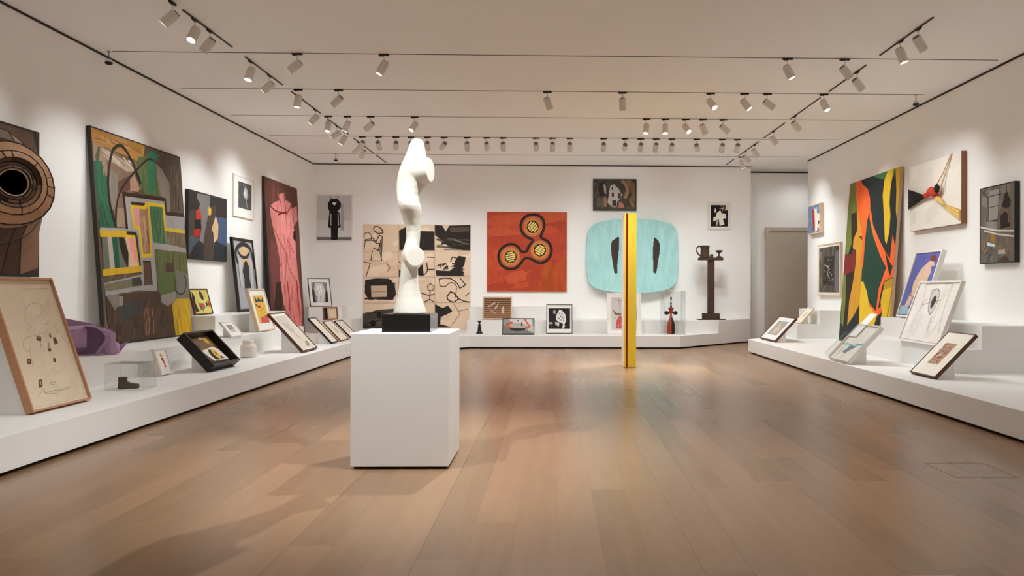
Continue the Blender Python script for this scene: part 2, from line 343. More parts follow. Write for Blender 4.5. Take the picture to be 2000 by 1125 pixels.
# ------------------------------------------------------------------ art meshes
ART = {}
ART['big_abstract'] = [
('F',(92,76,60)),
('Q',[(95,75,58),(120,100,80),(70,55,42),(105,90,78),(80,62,48)],(0.003,-0.057,0.995,0.997),90,85,0.5,0.1,3),
('P',(168,120,58),[(-0.007,1.0),(0.356,1.002),(0.558,1.002),(0.518,0.909),(0.428,0.909),(0.003,0.937)]),
('P',(150,108,38),[(0.355,0.999),(0.508,0.997),(0.512,0.948),(0.357,0.943)]),
('Q',[(180,135,75),(150,100,45),(190,150,95),(140,95,45)],(0.019,0.946,0.5,0.977),22,-8,0.5,0.03,5),
('P',(85,72,60),[(0.546,1.0),(1.003,0.999),(1.004,0.675),(0.759,0.666),(0.759,0.741),(0.743,0.88),(0.65,0.943)]),
('Q',[(70,56,44),(110,92,72),(95,80,62),(60,48,38)],(0.864,0.689,0.989,0.941),22,88,0.6,0.04,8),
('P',(128,119,108),[(0.679,0.924),(0.767,0.9),(0.831,0.837),(0.822,0.676),(0.763,0.672),(0.759,0.741),(0.702,0.759),(0.683,0.838)]),
('P',(150,120,95),[(0.003,0.937),(0.094,0.932),(0.154,0.915),(0.124,0.787),(0.071,0.786),(0.077,0.853),(0.004,0.844)]),
('P',(38,88,64),[(0.003,0.846),(0.082,0.854),(0.077,0.787),(0.134,0.788),(0.121,0.704),(0.133,0.643),(0.167,0.553),(0.171,0.545),(0.018,0.536)]),
('P',(72,84,58),[(0.021,0.871),(0.056,0.921),(0.073,0.919),(0.056,0.85),(0.025,0.846)]),
('Q',[(45,100,70),(30,75,55),(50,92,60)],(0.013,0.551,0.139,0.835),20,96,0.5,0.05,9),
('P',(120,96,80),[(0.077,0.922),(0.199,0.926),(0.416,0.874),(0.436,0.855),(0.368,0.728),(0.184,0.559),(0.148,0.676),(0.136,0.798),(0.118,0.889)]),
('P',(168,150,132),[(0.077,0.919),(0.154,0.915),(0.415,0.869),(0.405,0.846),(0.329,0.837),(0.178,0.866),(0.097,0.886)]),
('Q',[(200,185,165),(185,165,145),(225,215,200),(150,125,105)],(0.09,0.856,0.401,0.906),16,-28,0.35,0.03,4),
('P',(122,114,102),[(0.145,0.825),(0.235,0.81),(0.219,0.745),(0.194,0.659),(0.14,0.623),(0.123,0.684)]),
('P',(95,62,48),[(0.223,0.772),(0.361,0.824),(0.374,0.761),(0.276,0.724),(0.227,0.725)]),
('P',(168,132,106),[(0.359,0.813),(0.41,0.835),(0.46,0.769),(0.443,0.748),(0.354,0.745)]),
('P',(150,125,105),[(0.203,0.644),(0.281,0.65),(0.289,0.558),(0.182,0.551)]),
('P',(84,98,58),[(0.473,0.931),(0.549,0.944),(0.617,0.979),(0.721,0.976),(0.673,0.929),(0.686,0.838),(0.707,0.751),(0.515,0.744),(0.478,0.815),(0.443,0.856)]),
('Q',[(104,112,60),(70,92,50),(118,116,68),(62,98,62)],(0.47,0.756,0.669,0.914),20,94,0.5,0.04,6),
('P',(42,108,78),[(0.587,0.983),(0.741,0.978),(0.669,0.946),(0.624,0.758),(0.578,0.753),(0.568,0.825),(0.583,0.929)]),
('M',(40,31,26),0.05,[(0.174,0.553),(0.132,0.653),(0.126,0.756),(0.152,0.847),(0.191,0.915),(0.229,0.943),(0.275,0.959),(0.319,0.951),(0.376,0.913),(0.425,0.859),(0.475,0.799)],0),
('M',(40,31,26),0.035,[(0.17,0.553),(0.197,0.659),(0.257,0.743),(0.385,0.827),(0.49,0.889),(0.584,0.934),(0.642,0.938)],0),
('M',(40,31,26),0.018,[(0.642,0.938),(0.737,0.92),(0.808,0.864)],0),
('P',(152,146,144),[(0.285,0.72),(0.761,0.739),(0.761,0.663),(1.008,0.673),(1.0,0.578),(0.741,0.568),(0.742,0.499),(1.003,0.483),(1.008,0.46),(0.585,0.463),(0.587,0.241),(0.382,0.247),(0.025,0.222),(0.022,0.282),(0.42,0.328),(0.41,0.377),(0.382,0.525),(0.017,0.512),(0.015,0.538),(0.294,0.553)]),
('M',(52,34,24),0.06,[(0.287,0.554),(0.276,0.721),(0.761,0.739),(0.764,0.665),(1.008,0.673)],0),
('P',(200,140,135),[(0.358,0.667),(0.503,0.674),(0.531,0.693),(0.541,0.425),(0.441,0.419),(0.423,0.562),(0.37,0.563)]),
('P',(150,112,85),[(0.44,0.663),(0.514,0.669),(0.536,0.688),(0.539,0.425),(0.441,0.419),(0.426,0.563)]),
('Q',[(180,150,120),(130,95,70),(110,80,58),(160,120,95)],(0.446,0.441,0.525,0.625),14,92,0.4,0.03,7),
('P',(62,108,72),[(0.555,0.689),(0.722,0.699),(0.731,0.571),(0.735,0.496),(0.574,0.497)]),
('Q',[(50,95,65),(80,115,75),(95,110,65)],(0.577,0.506,0.717,0.674),16,92,0.35,0.05,11),
('P',(112,98,78),[(0.74,0.563),(0.999,0.57),(0.998,0.486),(0.739,0.497)]),
('Q',[(130,115,95),(95,80,62),(100,105,70)],(0.752,0.501,0.983,0.555),10,92,0.2,0.04,12),
('M',(208,172,38),0.055,[(0.349,0.669),(0.503,0.675),(0.518,0.694),(0.546,0.697),(0.542,0.428),(0.438,0.421),(0.423,0.562),(0.37,0.564),(0.349,0.669)],0),
('M',(208,172,38),0.055,[(0.556,0.696),(0.728,0.704),(0.737,0.576),(1.0,0.578)],0),
('P',(48,34,28),[(0.348,0.691),(0.507,0.697),(0.499,0.682),(0.348,0.674)]),
('P',(95,100,85),[(0.026,0.503),(0.399,0.524),(0.406,0.353),(0.024,0.332)]),
('P',(165,155,140),[(0.079,0.504),(0.122,0.506),(0.134,0.347),(0.086,0.343)]),
('P',(28,78,58),[(0.122,0.506),(0.181,0.509),(0.183,0.351),(0.134,0.347)]),
('P',(36,28,24),[(0.192,0.51),(0.242,0.512),(0.284,0.427),(0.267,0.352),(0.225,0.404),(0.195,0.46)]),
('P',(205,170,140),[(0.259,0.511),(0.345,0.515),(0.378,0.366),(0.273,0.355),(0.284,0.427)]),
('P',(215,140,135),[(0.286,0.507),(0.356,0.511),(0.376,0.387),(0.341,0.386)]),
('M',(196,156,30),0.09,[(0.021,0.511),(0.278,0.524)],0),
('M',(208,170,36),0.06,[(0.276,0.514),(0.366,0.519),(0.392,0.362)],0),
('M',(196,156,30),0.09,[(0.024,0.33),(0.406,0.355)],0),
('M',(48,32,26),0.05,[(0.284,0.529),(0.377,0.532),(0.402,0.377)],0),
('P',(108,106,82),[(0.026,0.277),(0.393,0.314),(0.412,0.271),(0.029,0.244)]),
('P',(60,56,54),[(0.299,0.305),(0.394,0.316),(0.416,0.274),(0.298,0.268)]),
('P',(86,66,52),[(0.44,0.393),(0.519,0.394),(0.524,0.277),(0.434,0.273)]),
('M',(58,42,34),0.03,[(0.44,0.393),(0.519,0.394),(0.524,0.277)],0),
('P',(90,98,60),[(0.585,0.462),(1.007,0.459),(1.019,0.332),(0.839,0.347),(0.799,0.246),(0.626,0.218),(0.591,0.241)]),
('Q',[(80,88,50),(102,104,66),(92,106,58),(85,70,52)],(0.602,0.24,0.963,0.45),26,90,0.4,0.05,13),
('P',(84,98,54),[(0.635,0.343),(0.804,0.346),(0.798,0.241),(0.626,0.218)]),
('P',(75,58,46),[(0.71,0.396),(0.82,0.399),(0.811,0.346),(0.701,0.344)]),
('P',(112,108,100),[(0.834,0.358),(1.019,0.332),(1.022,0.199),(0.819,0.201)]),
('M',(58,48,42),0.03,[(0.806,0.246),(0.872,0.223),(0.933,0.24),(0.967,0.301),(0.936,0.33)],0),
('P',(72,54,40),[(0.028,0.222),(0.584,0.241),(0.626,0.218),(0.818,0.199),(0.751,0.171),(0.771,-0.02),(0.156,-0.019),(0.025,0.091)]),
('Q',[(85,62,45),(60,44,34),(95,60,42),(70,56,44)],(0.043,-0.014,0.744,0.201),40,70,0.4,0.07,14),
('P',(120,112,104),[(0.03,0.222),(0.153,0.231),(0.147,0.159),(0.098,0.155)]),
('P',(135,128,120),[(0.151,0.216),(0.195,0.221),(0.187,0.174),(0.149,0.169)]),
('P',(62,59,58),[(0.11,0.165),(0.327,0.198),(0.421,0.192),(0.362,0.128),(0.13,0.085)]),
('Q',[(150,120,100),(110,70,50),(130,95,75)],(0.403,0.019,0.514,0.16),12,80,0.3,0.03,15),
('P',(134,126,120),[(0.613,0.218),(0.812,0.241),(0.82,0.188),(0.695,0.162),(0.619,0.181)]),
('P',(182,146,24),[(0.75,0.168),(0.826,0.2),(1.014,0.199),(1.027,-0.004),(0.774,-0.018)]),
('Q',[(200,165,40),(150,118,20),(165,128,20),(190,150,30)],(0.795,-0.003,1.006,0.188),22,92,0.45,0.05,16)]
ART['dark_forms'] = [
('F',(50,45,43)),
('P',(70,64,58),[(-0.055,0.673),(0.269,0.745),(0.264,0.361),(-0.052,0.32)]),
('P',(122,118,117),[(0.21,0.976),(0.53,0.982),(0.514,0.694),(0.481,0.496),(0.414,0.47),(0.362,0.247),(0.263,0.282),(0.314,0.482),(0.254,0.78),(0.286,0.821),(0.193,0.901)]),
('P',(192,56,36),[(0.18,0.713),(0.254,0.758),(0.319,0.636),(0.293,0.596),(0.178,0.591)]),
('P',(34,31,33),[(0.15,0.577),(0.306,0.597),(0.285,0.456),(0.137,0.444)]),
('P',(182,42,32),[(0.131,0.438),(0.272,0.463),(0.27,0.337),(0.122,0.335)]),
('P',(74,64,56),[(0.413,0.466),(0.514,0.819),(0.708,0.861),(0.675,0.671),(0.566,0.483),(0.645,0.264),(0.612,-0.007),(0.354,-0.003),(0.379,0.289)]),
('P',(216,172,52),[(0.491,0.817),(0.564,0.787),(0.558,0.699),(0.491,0.682)]),
('P',(66,82,112),[(0.738,0.688),(1.0,0.693),(1.007,0.241),(0.709,0.288)]),
('P',(206,172,132),[(0.686,0.702),(0.758,0.559),(0.744,0.353),(0.638,0.274),(0.619,0.426),(0.573,0.483)]),
('P',(40,45,50),[(0.691,0.308),(1.015,0.242),(1.008,-0.004),(0.605,-0.001),(0.646,0.222)]),
('P',(78,86,96),[(-0.036,0.34),(0.28,0.322),(0.099,0.153),(-0.047,-0.012)]),
('P',(42,44,47),[(0.116,0.194),(0.263,0.252),(0.369,0.207),(0.36,-0.003),(0.112,-0.0)])]
ART['grey_arch'] = [
('F',(158,160,166)),
('P',(182,184,190),[(0.204,0.757),(0.352,0.722),(0.277,0.333),(0.162,0.293)]),
('P',(182,184,190),[(0.778,0.774),(0.95,0.699),(0.865,0.299),(0.728,0.298)]),
('P',(202,172,134),[(0.341,0.889),(0.615,0.937),(0.814,0.896),(0.734,0.783),(0.465,0.753),(0.263,0.818)]),
('P',(202,172,134),[(0.315,0.741),(0.771,0.744),(0.784,0.595),(0.366,0.605)]),
('P',(56,51,50),[(0.447,0.682),(0.597,0.719),(0.713,0.633),(0.674,0.474),(0.719,0.307),(0.36,0.299),(0.395,0.45),(0.34,0.546)]),
('M',(52,46,46),0.09,[(0.137,0.678),(0.071,0.792),(0.162,0.883),(0.421,0.952),(0.719,0.943),(0.921,0.859),(1.003,0.619)],0),
('M',(52,46,46),0.06,[(0.206,0.836),(0.374,0.772),(0.604,0.765),(0.806,0.835)],0),
('M',(60,55,55),0.02,[(0.135,0.716),(0.17,0.312)],0),
('M',(60,55,55),0.02,[(0.947,0.618),(0.944,0.319)],0)]
ART['red_torso'] = [
('F',(98,58,50)),
('Q',[(110,64,56),(86,48,42),(120,66,62),(92,60,52)],(0.018,0.034,0.964,0.994),50,88,0.6,0.1,21),
('P',(122,66,66),[(0.08,0.612),(0.356,0.589),(0.361,0.334),(0.291,0.171),(0.099,0.251),(0.046,0.411)]),
('P',(216,134,130),[(0.389,0.917),(0.568,0.939),(0.598,0.895),(0.773,0.883),(0.793,0.846),(0.958,0.88),(0.969,0.781),(0.811,0.726),(0.858,0.663),(0.845,0.562),(0.865,0.429),(0.893,0.359),(0.929,0.212),(0.902,0.002),(0.687,-0.002),(0.52,0.121),(0.369,0.203),(0.32,0.334),(0.366,0.418),(0.273,0.586),(0.179,0.685),(0.139,0.762),(0.127,0.821),(0.267,0.859),(0.42,0.878)]),
('Q',[(228,150,146),(205,118,116),(200,105,105),(222,140,138)],(0.307,0.339,0.744,0.852),40,86,0.5,0.05,22),
('Q',[(190,80,82),(210,110,108),(160,50,52),(220,130,128)],(0.402,0.051,0.903,0.335),40,86,0.5,0.04,23),
('M',(112,30,34),0.035,[(0.136,0.825),(0.293,0.802),(0.504,0.803),(0.637,0.807)],0),
('M',(112,30,34),0.03,[(0.412,0.924),(0.445,0.861),(0.469,0.799)],0),
('M',(112,30,34),0.03,[(0.545,0.935),(0.577,0.87),(0.584,0.807)],0),
('M',(112,30,34),0.04,[(0.35,0.783),(0.595,0.814)],0),
('M',(112,30,34),0.03,[(0.589,0.797),(0.767,0.863),(0.934,0.879)],0),
('M',(112,30,34),0.02,[(0.579,0.791),(0.59,0.687),(0.549,0.561),(0.449,0.352)],0),
('M',(112,30,34),0.02,[(0.181,0.694),(0.361,0.606),(0.509,0.542),(0.604,0.44),(0.833,0.34)],0),
('M',(112,30,34),0.02,[(0.483,0.664),(0.515,0.56)],0),
('M',(112,30,34),0.02,[(0.581,0.633),(0.773,0.551)],0),
('M',(112,30,34),0.025,[(0.827,0.839),(0.824,0.763),(0.901,0.721)],0),
('P',(44,28,26),[(0.801,0.697),(0.871,0.701),(0.888,0.646),(0.826,0.625),(0.772,0.65)]),
('M',(170,34,36),0.06,[(0.512,0.353),(0.542,0.253),(0.536,0.17)],0),
('M',(170,34,36),0.06,[(0.817,0.358),(0.833,0.22),(0.856,0.102)],0),
('P',(48,30,24),[(0.184,0.344),(0.305,0.35),(0.344,0.252),(0.297,0.123),(0.085,0.172)])]
ART['dark_figure_photo'] = [
('F',(190,188,188)),
('P',(205,204,204),[(0.002,0.444),(1.001,0.444),(1.007,0.065),(0.004,0.065)]),
('P',(112,110,107),[(-0.0,0.073),(1.007,0.073),(1.008,-0.006),(0.0,-0.006)]),
('P',(160,158,158),[(0.7,0.834),(0.757,0.806),(0.783,0.22),(0.688,0.22)]),
('P',(28,26,26),[(0.322,0.834),(0.404,0.923),(0.593,0.923),(0.693,0.834),(0.686,0.723),(0.596,0.653),(0.646,0.612),(0.691,0.284),(0.612,0.276),(0.603,0.017),(0.412,0.008),(0.402,0.276),(0.315,0.284),(0.361,0.64),(0.319,0.723)]),
('P',(225,225,225),[(0.428,0.84),(0.571,0.84),(0.504,0.773)]),
('M',(190,190,190),0.02,[(0.407,0.584),(0.402,0.332)],0),
('M',(190,190,190),0.02,[(0.608,0.584),(0.63,0.332)],0),
('M',(28,26,26),0.02,[(0.378,0.972),(0.404,0.917)],0),
('M',(28,26,26),0.02,[(0.615,0.972),(0.593,0.917)],0)]
ART['flower_photo'] = [
('F',(78,78,78)),
('R',[(60,60,60),(95,95,95),(110,110,110)],(0,0,1,1),30,80,0.15,0.05,2),
('P',(160,160,160),[(0.35,0.55),(0.5,0.9),(0.7,0.75),(0.75,0.5),(0.6,0.35),(0.45,0.42)]),
('P',(215,215,215),[(0.42,0.6),(0.5,0.82),(0.6,0.7),(0.62,0.5),(0.52,0.45)]),
('S',(185,185,185),0.03,[(0.58,0.4),(0.66,0.05)],0),
('S',(60,60,60),0.02,[(0.5,0.85),(0.55,0.5)],0)]
ART['small_yellow'] = [
('F',(206,190,104)),
('R',[(215,200,110),(190,172,90),(170,150,70)],(0,0,1,1),24,85,0.12,0.05,3),
('P',(52,36,34),[(0,0.5),(0.1,0.95),(0.2,0.7),(0.15,0.45),(0.25,0.1),(0.05,0.05)]),
('E',(58,56,52),(0.6,0.75),0.1,0.2,10),
('P',(120,110,95),[(0.3,0.45),(0.62,0.42),(0.68,0.25),(0.5,0.1),(0.36,0.2)]),
('E',(190,60,50),(0.48,0.33),0.1,0.09,0),
('E',(60,85,75),(0.4,0.24),0.05,0.07,0),
('S',(48,34,30),0.012,[(0.3,0.95),(0.36,0.5)],0),
('S',(48,34,30),0.016,[(0.82,0.95),(0.84,0.45),(0.8,0.2)],0),
('E',(170,60,45),(0.92,0.4),0.06,0.14,0),
('E',(48,34,30),(0.78,0.38),0.05,0.1,0),
('S',(48,34,30),0.02,[(0.25,0.1),(0.4,0.2),(0.55,0.02)],0)]
ART['torso_photo'] = [
('F',(130,130,130)),
('R',[(90,90,90),(60,60,60),(160,160,160)],(0,0,1,1),30,80,0.15,0.05,4),
('P',(205,205,205),[(0.25,0.95),(0.7,0.95),(0.85,0.6),(0.75,0.2),(0.7,0),(0.3,0),(0.22,0.4),(0.15,0.65)]),
('P',(235,235,235),[(0.35,0.85),(0.6,0.85),(0.65,0.5),(0.5,0.3),(0.4,0.5)]),
('R',[(120,120,120),(90,90,90),(225,225,225)],(0.2,0.1,0.8,0.9),20,80,0.12,0.02,5),
('P',(50,50,50),[(0.8,0),(1,0),(1,0.6),(0.86,0.5)]),
('P',(60,60,60),[(0,0),(0.18,0),(0.14,0.6),(0,0.7)]),
('S',(60,60,60),0.015,[(0.5,0.85),(0.52,0.4),(0.48,0)],0)]
ART['box_collage'] = [
('F',(208,174,130)),
('P',(28,24,24),[(0,0),(0.28,0),(0.28,1),(0,1)]),
('P',(190,200,215),[(0.28,0.2),(0.36,0.35),(0.36,0.65),(0.28,0.8)]),
('P',(225,205,175),[(0.4,0.1),(0.95,0.1),(0.95,0.9),(0.4,0.9)]),
('S',(150,170,195),0.012,[(0.82,0.3),(0.86,0.5),(0.82,0.75)],0)]
ART['pale_sketch'] = [
('F',(222,212,194)),
('S',(170,155,135),0.012,[(0.35,0.7),(0.6,0.3)],0),
('S',(150,130,120),0.012,[(0.5,0.45),(0.65,0.25)],0),
('R',[(205,195,175)],(0.2,0.1,0.9,0.9),8,70,0.1,0.02,2)]
ART['smear_sketch'] = [
('F',(226,216,198)),
('R',[(200,190,172),(185,175,160)],(0.2,0.2,0.8,0.9),12,60,0.12,0.06,4),
('S',(46,42,40),0.05,[(0.4,0.72),(0.55,0.5),(0.66,0.3)],0),
('R',[(110,100,92),(60,56,54)],(0.35,0.25,0.75,0.75),14,120,0.1,0.025,6)]
ART['rust_sketch'] = [
('F',(230,222,208)),
('R',[(190,120,90),(170,95,70),(200,160,140),(120,100,90)],(0.3,0.25,0.75,0.75),18,120,0.1,0.025,7),
('S',(150,80,60),0.02,[(0.35,0.7),(0.5,0.55),(0.45,0.4),(0.65,0.3)],0)]
ART['pencil_collage'] = [
('F',(212,196,172)),
('Q',[(215,199,175),(208,192,167),(216,201,178)],(0.45,-0.015,0.897,0.964),40,20,0.3,0.12,31),
('M',(176,160,142),0.005,[(0.377,0.707),(0.406,0.756),(0.492,0.804),(0.603,0.821),(0.694,0.809),(0.705,0.769),(0.651,0.724),(0.532,0.702)],0),
('M',(176,160,142),0.005,[(0.35,0.698),(0.357,0.656),(0.417,0.643),(0.346,0.604)],0),
('M',(176,160,142),0.005,[(0.673,0.697),(0.719,0.674),(0.755,0.649),(0.676,0.643)],0),
('M',(176,160,142),0.005,[(0.56,0.572),(0.422,0.557),(0.269,0.543),(0.197,0.503),(0.192,0.458),(0.254,0.431)],0),
('M',(176,160,142),0.005,[(0.279,0.464),(0.25,0.385),(0.23,0.303)],0),
('M',(176,160,142),0.005,[(0.837,0.626),(0.849,0.581),(0.886,0.568),(0.901,0.607)],0),
('M',(176,160,142),0.005,[(0.885,0.533),(0.966,0.482),(0.974,0.421)],0),
('M',(176,160,142),0.005,[(0.425,0.172),(0.517,0.17),(0.48,0.151),(0.427,0.159)],0),
('M',(176,160,142),0.005,[(0.181,0.09),(0.281,0.133),(0.302,0.098),(0.424,0.105),(0.541,0.1),(0.664,0.102),(0.766,0.105)],0),
('M',(176,160,142),0.005,[(0.263,0.109),(0.319,0.089),(0.478,0.079)],0),
('M',(176,160,142),0.005,[(0.571,0.615),(0.503,0.553),(0.479,0.463)],0),
('M',(176,160,142),0.005,[(0.465,0.937),(0.935,0.943)],0),
('P',(104,72,48),[(0.458,0.555),(0.527,0.542),(0.508,0.507),(0.437,0.52)]),
('P',(104,72,48),[(0.685,0.56),(0.71,0.565),(0.706,0.529),(0.682,0.532)]),
('P',(104,72,48),[(0.734,0.527),(0.778,0.527),(0.789,0.478),(0.724,0.466)]),
('P',(104,72,48),[(0.616,0.496),(0.631,0.436),(0.611,0.414),(0.568,0.422)]),
('P',(104,72,48),[(0.178,0.384),(0.233,0.377),(0.21,0.338),(0.157,0.347)]),
('P',(104,72,48),[(0.615,0.361),(0.649,0.359),(0.642,0.322),(0.603,0.333)]),
('P',(104,72,48),[(0.25,0.208),(0.307,0.206),(0.278,0.153),(0.218,0.146)]),
('P',(190,150,110),[(0.616,0.496),(0.633,0.489),(0.627,0.442),(0.58,0.439)]),
('P',(190,150,110),[(0.47,0.548),(0.497,0.544),(0.487,0.531),(0.46,0.535)]),
('P',(190,150,110),[(0.187,0.372),(0.209,0.37),(0.198,0.356),(0.176,0.358)]),
('P',(190,150,110),[(0.258,0.194),(0.279,0.192),(0.265,0.168),(0.242,0.166)])]
ART['girl_card'] = [
('F',(236,232,226)),
('E',(210,170,50),(0.42,0.82),0.13,0.1,0),
('P',(60,42,38),[(0.35,0.68),(0.55,0.68),(0.65,0.5),(0.4,0.48)]),
('P',(205,60,66),[(0.4,0.5),(0.62,0.52),(0.66,0.18),(0.42,0.14),(0.5,0.34)]),
('P',(225,140,120),[(0.45,0.85),(0.6,0.85),(0.6,0.7),(0.45,0.7)]),
('S',(150,60,60),0.01,[(0.3,0.05),(0.7,0.05)],0)]
ART['shadow_scene'] = [
('F',(124,92,56)),
('P',(42,38,40),[(0.1,1),(0.1,0.72),(0.22,0.66),(0.42,0.66),(0.34,0.82)]),
('P',(150,118,60),[(0.6,0.98),(0.78,0.98),(0.95,0.72),(0.85,0.66)]),
('E',(214,170,70),(0.8,0.86),0.09,0.1,0),
('E',(90,120,60),(0.68,0.88),0.05,0.05,0),
('E',(225,215,205),(0.66,0.95),0.05,0.05,0)]
ART['tiny_photo'] = [
('F',(150,140,128)),
('P',(190,184,176),[(0,0),(1,0),(1,0.4),(0,0.35)]),
('R',[(90,82,74),(120,110,100),(200,195,188)],(0,0.1,1,0.9),22,10,0.05,0.012,5)]
ART['yellow_drawing'] = [
('F',(216,178,72)),
('R',[(225,190,85),(200,160,60)],(0,0,1,1),18,85,0.12,0.05,3),
('P',(60,60,90),[(0.15,0.98),(0.35,0.82),(0.5,0.95),(0.7,0.8),(0.9,0.95),(0.9,0.74),(0.5,0.78),(0.15,0.74)]),
('E',(180,60,80),(0.35,0.6),0.16,0.05,0),
('E',(70,90,60),(0.15,0.66),0.08,0.04,0),
('P',(195,90,90),[(0.2,0.0),(0.95,0.0),(0.95,0.2),(0.7,0.28),(0.4,0.2),(0.25,0.25)]),
('R',[(170,50,60),(210,110,100),(130,60,50)],(0.2,0,0.95,0.3),22,40,0.06,0.018,7),
('S',(110,40,40),0.012,[(0.5,0.75),(0.45,0.5),(0.55,0.3)],0),
('S',(110,40,40),0.012,[(0.75,0.65),(0.7,0.35)],0),
('S',(90,60,40),0.01,[(0.3,0.5),(0.4,0.2)],0),
('E',(210,120,130),(0.6,0.5),0.07,0.03,0)]
ART['long_drawing'] = [
('F',(200,190,176)),
('P',(188,180,170),[(0.15,1),(0.85,1),(0.7,0.55),(0.5,0.5),(0.15,0.85)]),
('S',(150,140,132),0.01,[(0.2,0.95),(0.15,0.8),(0.6,0.55)],0),
('S',(110,86,68),0.03,[(0.3,0.78),(0.36,0.62),(0.42,0.5)],0),
('S',(150,120,98),0.02,[(0.42,0.5),(0.5,0.34),(0.55,0.22)],0),
('E',(140,130,124),(0.68,0.12),0.16,0.07,20),
('R',[(170,150,130),(150,128,110)],(0.3,0.3,0.6,0.75),10,110,0.12,0.02,3),
('S',(140,110,90),0.012,[(0.55,0.6),(0.48,0.42),(0.6,0.3)],0)]
